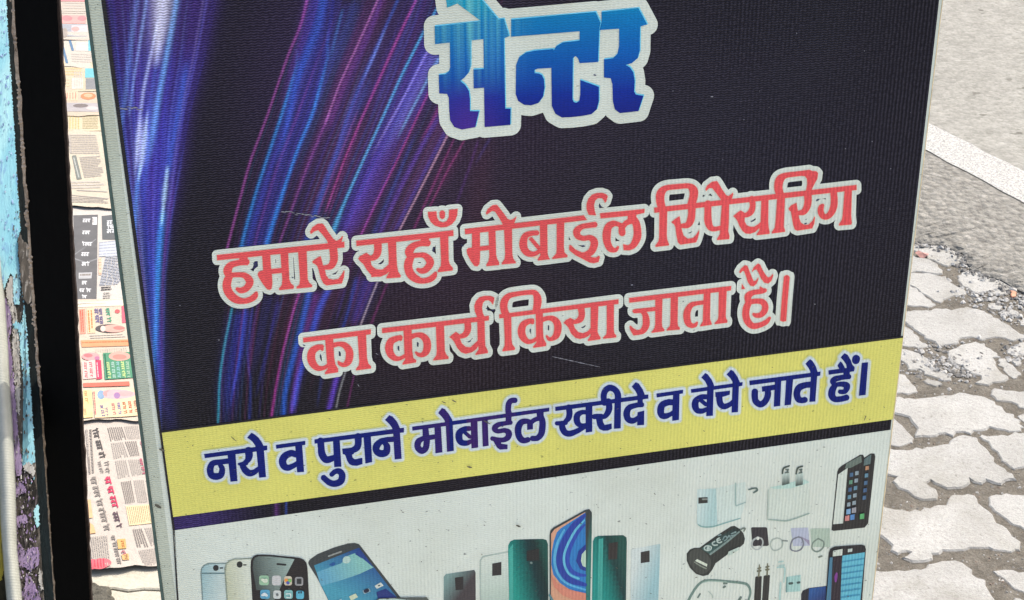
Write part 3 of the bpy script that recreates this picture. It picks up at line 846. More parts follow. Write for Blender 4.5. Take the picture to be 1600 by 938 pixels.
    # middle fan
    streak((178, 84, 180), '487,-40,4 480,0,4.5 470,40,4 450,86,3.6 430,144,3.4 418,180,3.4 390,254,3.6 360,368,3.6 354,392,3.4', 0.85, 1, 20)
    streak((90, 40, 140), '494,-40,16 484,0,16 470,60,12 455,110,8', 0.5, 1, 60)
    band((22, 42, 146), '492,-60 486,0 470,60 458,100 440,180 420,240 400,300 382,364 372,420', '532,-60 527,0 520,60 508,120 488,180 466,230 444,294 420,368 410,430', 0.92, 14, 4, 1, 60, 0.8)
    streak((26, 84, 180), '512,-40,11 505,0,11 498,40,11 478,90,11 462,130,10 450,188,9', 0.65, 1, 80)
    streak((36, 130, 210), '446,160,5 440,180,5 420,240,4.5 400,300,4.5 382,364,5 374,400,6', 0.85, 90, 50)
    streak((40, 130, 225), '496,150,5 488,180,5 466,230,5 444,294,5.5 420,368,6 412,400,7', 0.85, 110, 30)
    band((28, 52, 160), '532,20 522,70 508,120', '560,0 540,60 520,110', 0.35, 5, 5, 10, 30, 0.8)
    streak((56, 120, 190), '534,20,4 526,50,5 520,75,5', 0.5, 8, 20)
    # streaks two to five
    streak((196, 120, 196), '604,-30,3.2 590,0,3.2 560,68,3.2 530,132,3 510,188,3', 0.9, 1, 10)
    streak((120, 50, 145), '606,-30,12 596,0,12 568,68,10 538,132,9 518,188,7', 0.6, 1, 20)
    streak((160, 80, 175), '513,180,3.6 480,260,3.4 455,330,3.4 437,378,3.4 433,392,3', 0.75, 10, 12)
    streak((30, 90, 190), '634,-30,5 620,4,5 596,56,5 582,90,6 558,144,7 542,184,7 530,225,6 505,295,8 488,345,10 478,390,12', 0.62, 1, 20)
    streak((120, 150, 220), '596,60,3 582,92,4 574,110,3', 0.6, 20, 20)
    streak((24, 60, 150), '566,150,14 548,190,12 528,250,8', 0.45, 30, 60)
    streak((196, 70, 165), '666,-30,3.4 650,0,3.6 624,54,4 596,116,4 564,188,3.6 538,250,3.2 513,320,3', 0.9, 1, 16)
    streak((150, 62, 130), '556,180,2.6 523,263,2.8 498,330,2.8', 0.7, 12, 8)
    streak((140, 60, 150), '556,215,2.6 534,275,2.6 515,330,2.6', 0.5, 20, 8)
    band((62, 14, 44), '552,180 500,320', '572,180 516,320', 0.7, 3, 4, 20, 12, 0.2)
    streak((64, 170, 225), '700,-30,3.6 688,4,3.6 662,50,4 628,116,4 596,188,4 570,245,4 543,305,4.4 523,353,6 518,372,7', 0.95, 1, 14)
    band((50, 36, 122), '640,-30 625,20 590,80 560,190', '712,-30 690,0 656,60 640,90 594,188', 0.5, 8, 6, 1, 50, 0.6)
    band((42, 42, 146), '690,0 664,50 630,116 598,188 572,245 545,305 524,370', '720,40 700,90 664,160 640,188 606,255 590,305 548,372', 0.95, 9, 5, 20, 20, 0.6)
    streak((150, 140, 215), '680,60,4 668,80,4 632,150,3.4 610,190,4', 0.8, 12, 60)
    streak((120, 180, 225), '690,86,5 684,94,6 660,140,4 642,174,4 634,190,4', 0.75, 10, 30)
    streak((96, 110, 190), '676,90,16 650,140,12 625,190,12', 0.5, 20, 60)
    streak((90, 50, 160), '588,255,10 562,310,12 545,355,14 538,385,14', 0.42, 50, 16)
    streak((190, 66, 160), '672,140,3 650,186,3 623,245,3 593,305,3 565,365,3 560,376,3', 0.85, 10, 8)
    streak((170, 50, 150), '690,160,7 682,178,6 666,205,4', 0.6, 10, 20)
    streak((96, 62, 176), '690,176,7 655,235,7 625,293,7 595,360,6 590,376,6', 0.8, 12, 8)
    streak((34, 60, 150), '640,230,5 612,300,6 586,362,6', 0.5, 30, 12)
    streak((66, 60, 160), '697,205,7 660,275,6 622,352,7', 0.55, 10, 12)
    streak((212, 160, 186), '702,206,3 665,280,2.8 625,358,2.6', 0.85, 6, 8)
    streak((160, 56, 130), '708,220,3 670,305,4 648,355,4', 0.7, 6, 8)
    streak((170, 62, 135), '724,222,3 700,265,3 673,320,3', 0.75, 6, 8)
    band((70, 16, 50), '705,225 660,320', '728,225 680,320', 0.8, 3, 4, 20, 40, 0.2)
    streak((96, 50, 136), '745,226,4 732,266,4 718,305,4', 0.5, 10, 20)
    streak((50, 50, 120), '762,222,5 752,240,4', 0.5, 10, 20)
    band((60, 18, 24), '735,180 728,430', '775,180 752,430', 0.5, 3, 6, 60, 80, 0.2)
    # faint hairlines that fill the sheaf, and the violet haze round it
    fa = np.array([(487, -40), (480, 0), (470, 40), (450, 86), (430, 144), (418, 180), (390, 254), (360, 368), (345, 480), (335, 600), (333, 690)], float)
    fb = np.array([(800, -40), (772, 40), (735, 130), (702, 206), (665, 280), (625, 358), (592, 435), (562, 512), (538, 585), (525, 640), (516, 690)], float)
    yy = np.linspace(-40, 690, 24)
    xa_ = np.interp(yy, fa[:, 1], fa[:, 0]); xb_ = np.interp(yy, fb[:, 1], fb[:, 0])
    inks = [(70, 90, 220), (150, 70, 190), (190, 80, 170), (60, 140, 220), (90, 70, 200), (150, 40, 110)]
    def hair(xl, xr, n, w0, w1, k0, k1, ylo, yhi, inks):
        for _ in range(n):
            t = rng.rand(); ln_ = rng.uniform(110, 380); y0 = rng.uniform(ylo, yhi)
            m = (yy >= y0 - 40) & (yy <= y0 + ln_ + 40)
            if m.sum() < 3: continue
            w = rng.uniform(w0, w1)
            s = ' '.join(f'{a + (b - a) * t:.1f},{q:.1f},{w:.2f}' for a, b, q in zip(xl[m], xr[m], yy[m]))
            streak(inks[rng.randint(len(inks))], s, rng.uniform(k0, k1), 60, 60)
    hair(xa_, xb_, 120, 1.6, 3.4, 0.03, 0.15, -80, 420, inks)
    hair(xa_, xb_, 22, 8, 18, 0.02, 0.07, -80, 260, inks)
    xa2 = np.interp(yy, [-40, 0, 200, 400, 690], [150, 160, 186, 214, 252]); xb2 = np.interp(yy, [-40, 0, 100, 170, 250, 340, 430, 690], [345, 340, 318, 298, 284, 268, 258, 252])
    hair(xa2, xb2, 70, 1.6, 4.5, 0.05, 0.20, -80, 330, [(90, 110, 220), (120, 150, 220), (110, 60, 170), (60, 110, 220), (150, 120, 190), (50, 60, 190)])
    # between and below the red lines
    streak((44, 150, 175), '362,484,3.6 350,543,3.6 343,593,3.6 341,655,3.4', 0.9, 10, 20)
    band((30, 38, 150), '364,484 352,548 346,600 342,670', '392,484 384,548 372,600 362,670', 0.62, 9, 4, 10, 60, 0.8)
    streak((40, 80, 200), '383,484,5 374,560,4 366,600,4', 0.7, 10, 40)
    streak((34, 50, 140), '394,484,4 386,560,4 392,590,4 390,650,5', 0.6, 10, 20)
    streak((120, 40, 120), '405,470,4 396,510,5 390,560,6', 0.45, 10, 40)
    streak((34, 40, 130), '434,478,6 418,543,5 408,585,5', 0.55, 10, 40)
    streak((36, 36, 110), '420,470,10 405,540,10', 0.4, 10, 60)
    streak((190, 62, 170), '470,452,3.6 460,480,3.6 442,548,3.4 431,605,3.6 424,652,4', 0.9, 10, 12)
    streak((96, 20, 60), '462,460,8 446,515,6', 0.4, 10, 30)
    streak((30, 92, 205), '484,455,8 478,482,7 463,543,7 450,590,7 444,620,6 443,648,6', 0.85, 10, 10)
    streak((130, 50, 165), '494,462,10 480,510,8 468,560,8 456,640,6', 0.65, 10, 16)
    streak((32, 80, 205), '512,455,8 499,480,8 482,540,7 466,590,7 459,630,7', 0.9, 10, 20)
    streak((60, 40, 130), '538,455,5 528,490,4', 0.5, 10, 20)
    streak((32, 66, 170), '556,440,6 546,480,5 530,530,5', 0.6, 10, 20)
    streak((120, 50, 140), '563,430,4 552,470,3', 0.55, 10, 20)
    band((32, 40, 150), '564,435 545,510', '592,430 562,505', 0.7, 5, 4, 10, 14, 0.6)
    streak((200, 178, 190), '592,435,2.4 572,485,2.4 562,512,2.4', 0.8, 10, 8)
    streak((150, 150, 156), '540,580,2.6 530,612,2.4 525,640,2.4', 0.8, 8, 10)
    streak((140, 44, 120), '606,440,3.6 588,485,3.6 580,506,4', 0.6, 10, 12)
    streak((84, 60, 200), '527,585,7 520,615,6 514,640,6', 0.8, 8, 12)
    streak((140, 48, 130), '554,582,2.8 548,610,2.6 543,634,2.6', 0.6, 6, 10)
    streak((26, 52, 120), '502,590,4 498,620,4', 0.5, 10, 20)
    # the purple ground shows through the thin black band low down on the left
    lowb = (Y > 690) * np.exp(-((X - 300) / 70) ** 2)
    C[...] += lowb[..., None] * L((58, 40, 112)) * 0.6
    streak((120, 60, 150), '432,780,6 432,810,6', 0.6, 6, 6)
    streak((60, 90, 190), '447,780,3 447,810,3', 0.6, 6, 6)
    C = np.clip(C, 0.002, 0.9)
    n, m = X.shape
    D = np.stack([(X - 800) / FPX, (Y - 469) / FPX], -1)
    d = (np.array(RT)[None, None] * D[..., :1] + np.array(DN)[None, None] * D[..., 1:] + np.array(FW)[None, None])
    nn = np.array(BN); k = np.dot(np.array(bl - CAM), nn) / (d @ nn)
    q = np.array(CAM) + d * k[..., None] - np.array(bl)
    V = np.stack([q @ np.array(BU), q @ np.array(BY), np.full(X.shape, 0.00025)], -1).reshape(-1, 3)
    idx = np.arange(n * m).reshape(n, m)
    Fq = np.stack([idx[:-1, :-1], idx[1:, :-1], idx[1:, 1:], idx[:-1, 1:]], -1).reshape(-1, 4)
    me = bpy.data.meshes.new('artwork_print')
    me.vertices.add(n * m); me.vertices.foreach_set('co', V.astype(np.float32).ravel())
    me.loops.add(Fq.size); me.loops.foreach_set('vertex_index', Fq.astype(np.int32).ravel())
    me.polygons.add(len(Fq)); me.polygons.foreach_set('loop_start', np.arange(0, Fq.size, 4, dtype=np.int32))
    at = me.color_attributes.new('ink', 'FLOAT_COLOR', 'POINT')
    C4 = np.concatenate([C, np.ones(X.shape + (1,))], -1).reshape(-1, 4)
    at.data.foreach_set('color', C4.astype(np.float32).ravel())
    me.update(calc_edges=True); me.validate()
    return me

m_art = print_mat('dark_artwork_print', None, amp=0.40, add=0.016, rough=0.45, spec=0.15, dirt=False, speck=0.0, attr='ink')
link('artwork_print', art_mesh(), sign, m_art)

m_black = print_mat('black_print', lin(26, 24, 28), amp=0.2, add=0.008, rough=0.45, spec=0.25, dirt=False, speck=0)
flat('print_border', [(151, -50), (157.5, -50), (164.5, 0), (246.5, 618), (253, 677), (273.5, 829), (279, 938), (276.5, 938), (270, 829), (249.5, 677), (241.5, 618), (158, 0)], m_black, 0.0006)
m_yellow = print_mat('yellow_print', lin(216, 212, 112, 1.0), amp=0.075, rough=0.45, speck=0.5)
flat('yellow_band', [(249, 675.5), (1410.5, 527), (1394.5, 655), (268, 808)], m_yellow, 0.0005)
flat('band_edge', [(248.5, 673), (1410.5, 524.5), (1410.5, 527.4), (249, 676.3)], m_black, 0.0007)
flat('white_panel', [(271, 828.5), (1391, 671.5), (1361.6, 938), (1361.6, 1010), (284, 1010), (279.5, 938)], m_vinyl, 0.0006)

# ---- words
m_outline = print_mat('white_outline_print', WHITE, amp=0.07, rough=0.45, speck=0.35)
m_red = print_mat('red_print', lin(224, 78, 84), amp=0.14, rough=0.45, speck=0.2)
def navy_fn(N, vec, x, y):
    nz = N.noise(N.scalevec(vec, 46, 1.5, 1), 1.0, 2.0, 0.6)
    zone = N.math('ABSOLUTE', N.math('ADD', x, 0.045))
    zone = N.math('SUBTRACT', 1.0, N.math('MULTIPLY', zone, 12.0), clamp=True)
    f = N.math('MULTIPLY', N.math('GREATER_THAN', nz, 0.44), N.math('MULTIPLY', zone, 0.85))
    return N.mix(f, lin(16, 30, 112), lin(62, 34, 100))
m_navy = print_mat('navy_print', None, amp=0.22, spec=0.12, rough=0.5, speck=0, fn=navy_fn)
m_glow = print_mat('pale_blue_glow_print', lin(203, 215, 226), amp=0.06, rough=0.45, speck=0.3)
m_glow2 = print_mat('soft_glow_print', lin(212, 216, 170), amp=0.06, rough=0.45, speck=0.4)
HY0, HY1 = bp(850, 190)[1], bp(850, 0)[1]
def head_fn(N, vec, x, y):
    t = N.math('DIVIDE', N.math('SUBTRACT', y, HY0), HY1 - HY0)
    c = N.ramp(t, [(0.0, lin(20, 30, 128)), (0.22, lin(12, 44, 148)), (0.55, lin(2, 92, 178)), (0.85, lin(2, 120, 186)), (1.0, lin(8, 148, 190))])
    st = N.noise(N.scalevec(vec, 210, 2.0, 1), 1.0, 2.0, 0.6)
    xa = bp(705, 90)[0]; xb = bp(780, 90)[0]
    z1 = N.math('SUBTRACT', 1.0, N.math('MULTIPLY', N.math('ABSOLUTE', N.math('SUBTRACT', x, (xa + xb) / 2)), 22.0), clamp=True)
    up = N.math('MULTIPLY', N.math('SUBTRACT', t, 0.25), 1.6, clamp=True)
    f = N.math('MULTIPLY', N.math('MULTIPLY', N.math('SUBTRACT', st, 0.38), 3.2, clamp=True), N.math('MULTIPLY', z1, up))
    c = N.mix(f, c, lin(110, 196, 206))
    lo = N.math('MULTIPLY', N.math('SUBTRACT', 0.42, t), 2.6, clamp=True)
    z2 = N.math('SUBTRACT', 1.0, N.math('MULTIPLY', N.math('ABSOLUTE', N.math('SUBTRACT', x, bp(728, 180)[0])), 30.0), clamp=True)
    return N.mix(N.math('MULTIPLY', N.math('MULTIPLY', lo, z2), 0.8), c, lin(74, 44, 146))
m_head = print_mat('blue_gradient_print', None, amp=0.10, spec=0.15, rough=0.45, speck=0, fn=head_fn)
m_cyan = print_mat('cyan_rim_print', lin(110, 205, 238), amp=0.05, rough=0.45, speck=0, dirt=False)
m_rim = print_mat('peach_rim_print', lin(226, 196, 176), amp=0.05, rough=0.45, speck=0, dirt=False)

F = field_of(glyphs(W_HEAD), 24)
w = fill_mesh('printed_headline', contours(F, 0.0), 0.0011, m_head, sign)
fill_mesh('word_outline', contours(F, 16.8, 0.15), 0.0007, m_outline, w)
fill_mesh('cyan_rim', contours(F, 0.5), 0.0009, m_cyan, w, 1.1, -1.2)
for spec in W_RED:
    F = field_of(glyphs(spec), 14)
    w = fill_mesh('printed_word', contours(F, 0.0), 0.0011, m_red, sign)
    o = fill_mesh('word_outline', contours(F, 7.7, 0.15), 0.0007, m_outline, w)
    fill_mesh('peach_rim', contours(F, 0.75), 0.0009, m_rim, w)
for spec in W_NAVY:
    F = field_of(glyphs(spec), 12)
    w = fill_mesh('printed_word', contours(F, 0.0), 0.0013, m_navy, sign)
    fill_mesh('word_outline', contours(F, 3.9, 0.15), 0.0011, m_glow, w)
    fill_mesh('word_glow', contours(F, 5.6, 0.15), 0.0009, m_glow2, w)

# ---- printed pictures of phones and accessories
PM = {}
def pm(r, g, b):
    k = (r, g, b)
    if k not in PM: PM[k] = print_mat('picture_ink', lin(r, g, b), amp=0.07, rough=0.45, speck=0.35)
    return PM[k]
def pgrad(c0, c1, a, b):
    """ink running from colour c0 at photo point a to c1 at photo point b"""
    (ua, va), (ub, vb) = bp(*a), bp(*b)
    du, dv = ub - ua, vb - va
    LL = du * du + dv * dv
    def fn(N, vec, x, y):
        t = N.math('ADD', N.math('MULTIPLY', N.math('SUBTRACT', x, ua), du / LL), N.math('MULTIPLY', N.math('SUBTRACT', y, va), dv / LL), clamp=True)
        return N.mix(t, lin(*c0), lin(*c1))
    return print_mat('picture_ink_gradient', None, amp=0.08, rough=0.45, speck=0.3, fn=fn)
def pgradn(stops, a, b):
    (ua, va), (ub, vb) = bp(*a), bp(*b)
    du, dv = ub - ua, vb - va
    LL = du * du + dv * dv
    def fn(N, vec, x, y):
        t = N.math('ADD', N.math('MULTIPLY', N.math('SUBTRACT', x, ua), du / LL), N.math('MULTIPLY', N.math('SUBTRACT', y, va), dv / LL))
        n1 = N.noise(N.scalevec(vec, 380, 380, 1), 1.0, 2.0)
        t = N.math('ADD', t, N.math('MULTIPLY', N.math('SUBTRACT', n1, 0.5), 0.25), clamp=True)
        return N.ramp(t, [(q, lin(*c)) for q, c in stops])
    return print_mat('picture_ink_gradient', None, amp=0.10, rough=0.45, spec=0.2, speck=0.3, fn=fn)
class Pic:
    def __init__(s, name, ox, oy, k):
        s.n, s.ox, s.oy, s.k, s.h, s.root = name, ox, oy, k, 0.00075, None
    def p(s, x, y): return (s.ox + x / s.k, s.oy + y / s.k)
    def add(s, nm, prims, mat):
        pr = []
        for t, q in prims:
            q = nums(q)
            pr.append((t, [s.p(*a) for a in q] if t == 'P' else [(*s.p(a[0], a[1]), a[2] / s.k) for a in q]))
        F = field_of(pr, 2.5)
        F.d = F.d + 0.0
        lp = contours(F, 0.35, 0.08)
        if not lp: return None
        o = fill_mesh(nm if s.root is None else nm, lp, s.h, mat, s.root or sign)
        if s.root is None: s.root = o
        s.h += 0.00005
        return o
P1 = Pic('printed_phone', 290, 830, 7.62)
g = lambda c0, c1, a, b, P: pgrad(c0, c1, P.p(*a), P.p(*b))
P1.add('printed_phone', [('P', '178,500 185,440 215,400 270,375 480,375 500,1100 215,1100')], pm(120, 140, 142))
P1.add('phone_back', [('P', '195,500 200,445 230,412 275,390 480,390 490,1100 228,1100')], g((150, 182, 190), (192, 206, 206), (200, 500), (480, 520), P1))
P1.add('phone_band', [('P', '195,490 470,490 470,502 195,502')], pm(96, 124, 130))
P1.add('phone_camera', [('S', '360,430,62 360,434,62'), ('S', '410,434,10 440,432,10')], pm(40, 42, 44))
P1 = Pic('printed_phone', 290, 830, 7.62)
P1.h = 0.00105
P1.add('printed_phone', [('P', '462,440 480,380 520,340 580,322 800,315 820,1100 510,1100')], pm(140, 150, 138))
P1.add('phone_back', [('P', '480,450 498,385 532,352 585,334 800,330 815,1100 525,1100')], g((186, 190, 168), (208, 214, 204), (490, 600), (760, 560), P1))
P1.add('phone_camera', [('S', '643,386,64 643,392,64'), ('S', '690,394,10 718,394,10')], pm(40, 42, 44))
P1 = Pic('printed_phone', 290, 830, 7.62)
P1.h = 0.0013
P1.add('printed_phone', [('P', '775,420 780,340 805,295 850,273 1000,276 1350,310 1400,330 1435,370 1447,430 1482,1100 812,1100')], pm(34, 31, 36))
P1.add('phone_glare', [('P', '800,430 806,345 830,305 870,292 1000,294 1292,325 1180,540 1080,760 1010,900 960,900 935,690 845,690')], g((72, 82, 82), (150, 170, 166), (820, 450), (1260, 360), P1))
P1.add('phone_speaker', [('S', '1092,382,18 1186,390,18')], pm(36, 36, 40))
for x0, y0, x1, y1, c in ((878, 520, 988, 630, (150, 188, 160)), (1030, 522, 1132, 632, (196, 196, 200)), (1174, 528, 1262, 632, (206, 196, 178)),
                          (1302, 536, 1396, 636, (150, 150, 154)), (890, 688, 1000, 790, (90, 160, 196)), (1045, 695, 1132, 790, (198, 204, 206)),
                          (1174, 690, 1272, 790, (130, 184, 186)), (1316, 698, 1405, 792, (92, 176, 204)), (895, 850, 1000, 950, (120, 170, 190)), (1180, 850, 1275, 950, (200, 190, 180))):
    P1.add('phone_icon', [('S', f'{x0+24},{y0+24},48 {x1-24},{y0+24},48'), ('S', f'{x0+24},{y1-24},48 {x1-24},{y1-24},48'), ('P', f'{x0},{y0+24} {x1},{y0+24} {x1},{y1-24} {x0},{y1-24}')], pm(*c))
P1.add('icon_detail', [('P', '1325,555 1375,555 1375,612 1325,612')], pm(48, 50, 54))
P1.add('icon_detail', [('S', '1196,570,36 1198,572,36')], pm(230, 150, 70))
P1.add('icon_detail', [('S', '1216,598,34 1218,600,34')], pm(80, 90, 170))
P1.add('icon_detail', [('S', '1238,572,34 1240,574,34')], pm(120, 180, 110))
P1.add('icon_detail', [('S', '1088,738,26 1090,742,26')], pm(110, 116, 120))
P1.add('icon_detail', [('S', '910,560,26 950,580,40 960,560,20')], pm(206, 214, 200))
P1.add('icon_detail', [('S', '910,745,20 940,735,34 965,750,20')], pm(210, 220, 226))
P1.add('icon_detail', [('S', '1195,730,8 1245,730,8 1245,770,8 1200,770,8')], pm(210, 220, 222))
P1.add('icon_detail', [('P', '1340,705 1352,705 1352,722 1340,722'), ('P', '1368,700 1380,700 1380,722 1368,722')], pm(40, 60, 80))

P2 = Pic('printed_phone', 470, 830, 7.62)
P2.add('printed_phone', [('P', '90,375 100,345 130,318 200,270 400,190 560,145 640,138 690,152 725,195 900,420 1180,780 1420,1100 430,1100 320,800 200,560 100,400')], pm(58, 64, 68))
P2.add('phone_screen', [('P', '160,405 690,195 760,285 1130,770 1330,1080 470,1080 340,830 245,640')], g((30, 70, 140), (70, 150, 176), (700, 230), (330, 640), P2))
P2.add('screen_glow', [('P', '190,485 480,380 560,290 640,260 700,310 775,340 862,425 700,500 500,570 240,645')], g((96, 160, 190), (130, 186, 184), (300, 560), (700, 400), P2))
P2.add('screen_glow', [('S', '520,350,40 545,335,80 575,330,30')], pm(176, 204, 200))
P2.add('screen_shade', [('P', '700,210 760,285 855,415 770,345 720,300 650,270')], pm(34, 66, 138))
P2.add('screen_shade', [('P', '900,720 1010,680 1130,775 1330,1080 980,1080')], pm(34, 52, 120))
P2.add('screen_icon', [('S', '345,395,10 385,385,34 400,375,10')], pm(34, 84, 150))
P2.add('phone_speaker', [('S', '330,290,14 480,236,14')], pm(140, 144, 144))
P2.add('screen_icon', [('P', '880,645 950,605 980,640 905,675')], pm(206, 212, 206))
P2.add('screen_icon', [('P', '735,702 808,674 828,708 755,738')], pm(140, 164, 176))
P2.add('screen_icon', [('S', '770,705,40 790,697,40')], pm(36, 38, 60))
P2.add('screen_icon', [('P', '575,770 650,735 675,775 600,815')], pm(196, 206, 180))
P2.add('screen_icon', [('P', '420,830 480,800 500,840 440,870')], pm(180, 206, 206))
P2.add('screen_icon', [('S', '925,640,12 935,636,12')], pm(60, 70, 80))
P2 = Pic('printed_phone', 470, 830, 7.62)
P2.h = 0.0016
P2.add('printed_phone', [('P', '860,830 930,790 1100,783 1490,778 1515,800 1530,1100 840,1100')], pm(84, 90, 88))
P2.add('phone_back', [('P', '870,838 935,800 1100,792 1180,800 1490,830 1500,1100 850,1100')], pm(176, 194, 190))

P3 = Pic('printed_phone', 660, 700, 3.94)
P3.add('printed_phone', [('P', '132,790 145,775 318,750 325,765 328,1200 130,1200')], g((120, 150, 150), (66, 60, 66), (132, 830), (250, 880), P3))
P3.add('phone_camera', [('P', '200,797 250,790 250,868 205,872')], pm(44, 42, 46))
P3 = Pic('printed_phone', 660, 700, 3.94)
P3.add('printed_phone', [('P', '353,690 370,664 525,634 538,1200 355,1200')], pm(166, 182, 176))
P3.add('phone_back', [('P', '360,694 375,672 525,642 533,1200 362,1200')], g((206, 214, 208), (176, 196, 188), (400, 660), (470, 960), P3))
P3.add('phone_camera', [('P', '430,710 484,700 484,778 430,784')], pm(46, 44, 48))
P3 = Pic('printed_phone', 660, 700, 3.94)
P3.add('printed_phone', [('P', '528,600 540,575 565,563 740,559 762,566 770,590 774,1200 528,1200')], pgradn([(0, (40, 148, 138)), (0.3, (28, 108, 104)), (0.6, (28, 56, 62)), (0.8, (32, 52, 54)), (1, (36, 84, 78))], P3.p(540, 760), P3.p(768, 690)))
P3.add('phone_shine', [('P', '534,620 556,590 558,1200 534,1200')], pm(64, 164, 154))
P3.add('phone_camera', [('P', '642,632 715,618 715,688 642,692')], pm(34, 36, 40))
P3.add('phone_flash', [('S', '668,704,12 669,705,12')], pm(110, 130, 130))
P3 = Pic('printed_phone', 660, 700, 3.94)
P3.h = 0.0011
P3.add('printed_phone', [('P', '783,530 788,505 805,488 1000,380 1025,374 1040,395 1040,500 1024,1200 784,1200')], g((50, 58, 62), (40, 116, 110), (1000, 600), (1040, 600), P3))
P3.add('phone_screen', [('P', '792,525 812,498 1000,392 1003,1200 790,1200')], pm(208, 156, 130))
P3.add('screen_swirl', [('P', '850,492 1000,396 1003,890 960,882 900,862 846,826 806,776 793,715 795,640 808,570 828,515')], pm(40, 120, 190))
P3.add('screen_swirl', [('S', '996,412,16 930,480,40 870,580,42 842,680,40 862,760,36 910,810,34 1000,838,20')], pm(34, 62, 156))
P3.add('screen_swirl', [('S', '995,470,10 950,520,22 905,610,26 890,690,24 915,750,22 960,775,20 1000,780,14')], pm(40, 72, 170))
P3.add('screen_swirl', [('S', '995,440,6 935,510,12 880,620,12 870,700,12 900,770,10 960,800,10')], pm(96, 180, 214))
P3.add('screen_swirl', [('S', '870,500,8 826,590,14 812,690,14 832,770,12 890,830,10 1000,868,8')], pm(86, 168, 214))
P3.add('screen_swirl', [('P', '1002,590 960,630 945,690 970,740 1002,752')], pm(30, 52, 140))
P3.add('screen_swirl', [('P', '1002,625 980,650 975,690 985,720 1002,728')], pm(180, 206, 190))
P3.add('screen_swirl', [('P', '790,780 830,830 900,868 1003,890 1003,960 860,900 810,850')], pm(206, 132, 114))
P3.add('screen_swirl', [('S', '780,900,10 815,960,12')], pm(86, 130, 140))
P3 = Pic('printed_phone', 660, 700, 3.94)
P3.add('printed_phone', [('P', '1050,572 1060,550 1080,540 1235,536 1254,550 1256,580 1246,1200 1040,1200')], pgradn([(0, (38, 142, 136)), (0.3, (30, 122, 116)), (0.65, (32, 62, 64)), (1, (40, 82, 76))], P3.p(1050, 760), P3.p(1250, 690)))
P3.add('phone_shine', [('P', '1085,560 1110,555 1100,1200 1075,1200')], pm(60, 158, 150))
P3.add('phone_camera', [('P', '1146,586 1200,576 1196,680 1144,684')], pm(46, 42, 44))
P3 = Pic('printed_phone', 660, 700, 3.94)
P3.add('printed_phone', [('P', '1286,622 1462,590 1440,1200 1278,1200')], g((202, 212, 212), (150, 186, 194), (1320, 700), (1460, 720), P3))
P3.add('phone_camera', [('P', '1344,640 1396,630 1396,698 1344,706')], pm(50, 48, 50))
P3 = Pic('printed_phone', 660, 700, 3.94)
P3.add('printed_phone', [('P', '-30,930 -10,918 25,918 36,935 40,1200 -30,1200')], pm(46, 46, 50))

A = Pic('printed_charger', 1080, 720, 7.62)
A.add('printed_charger', [('P', '72,340 290,325 410,300 640,250 650,480 580,680 400,735 250,780 130,780 65,745')], pm(200, 214, 210))
A.add('charger_side', [('P', '72,340 290,330 305,765 250,780 130,780 65,745')], g((196, 214, 214), (168, 198, 200), (80, 500), (260, 500), A))
A.add('charger_port', [('P', '85,435 190,430 190,495 85,503')], pm(48, 50, 50))
A.add('charger_line', [('S', '80,755,8 130,780,12 250,780,12 400,735,10 580,680,8')], pm(132, 170, 168))
A.add('charger_line', [('S', '525,262,8 525,508,8 560,520,8 640,490,6')], pm(150, 178, 176))
A.add('charger_pin', [('S', '680,338,10 760,320,14 782,345,18 740,374,14')], pm(90, 110, 106))
A.add('charger_port', [('P', '125,445 186,443 186,458 125,460')], pm(130, 136, 134))
A = Pic('printed_charger', 1080, 720, 7.62)
A.add('printed_charger', [('P', '915,335 1080,290 1330,215 1400,250 1410,620 1230,680 1120,710 1000,700 905,690')], pm(204, 214, 207))
A.add('charger_top', [('P', '940,315 1080,285 1330,215 1400,250 1330,280 1180,322 1000,328')], pm(182, 212, 206))
A.add('charger_prong', [('P', '1085,150 1165,130 1165,265 1080,287')], g((188, 204, 200), (70, 84, 82), (1120, 150), (1120, 275), A))
A.add('charger_prong', [('P', '1245,158 1328,140 1322,277 1240,295')], g((188, 204, 200), (70, 84, 82), (1280, 160), (1280, 285), A))
A.add('prong_tip', [('S', '1082,145,14 1096,85,16 1163,56,12')], pm(70, 82, 78))
A.add('prong_tip', [('S', '1245,150,14 1264,82,16 1320,60,12')], pm(70, 82, 78))
A.add('prong_tip', [('S', '1122,98,10 1152,100,10 1138,116,10 1150,132,10 1118,136,10')], pm(90, 104, 100))
A.add('prong_tip', [('S', '1284,100,10 1312,98,10 1300,116,10 1312,132,10 1282,140,10')], pm(90, 104, 100))
A.add('charger_line', [('S', '915,692,8 1000,700,8 1120,710,10 1230,682,9 1400,620,8')], pm(150, 172, 164))
A.add('charger_line', [('S', '915,340,6 905,690,6')], pm(176, 192, 186))
A = Pic('printed_car_charger', 1060, 810, 7.33)
A.add('printed_car_charger', [('P', '240,335 420,205 600,90 640,84 700,120 740,170 757,230 745,285 700,325 580,370 555,410 420,510 385,580 340,640 280,655 200,630 130,560 95,480 95,400 130,355 180,335')], pm(46, 50, 50))
A.add('charger_head', [('S', '215,450,210 255,500,220 265,530,200')], pm(66, 70, 68))
A.add('charger_label', [('P', '262,340 540,165 640,110 695,128 692,160 560,260 365,408 300,370')], g((58, 88, 86), (34, 50, 52), (350, 360), (640, 140), A))
A.add('charger_line', [('S', '362,405,16 530,282,16 692,150,12')], pm(120, 140, 138))
A.add('usb_port', [('P', '190,480 212,464 325,520 320,546')], pm(206, 214, 200))
A.add('usb_port', [('S', '180,495,8 250,540,10 312,568,10')], pm(130, 138, 128))
A.add('printed_mark', [('S', '292,330,10 310,312,10 345,310,10 372,325,10 365,350,10 335,362,10 300,352,10 292,330,10'), ('S', '325,335,10 340,322,10 350,340,10 328,345,10')], pm(172, 188, 184))
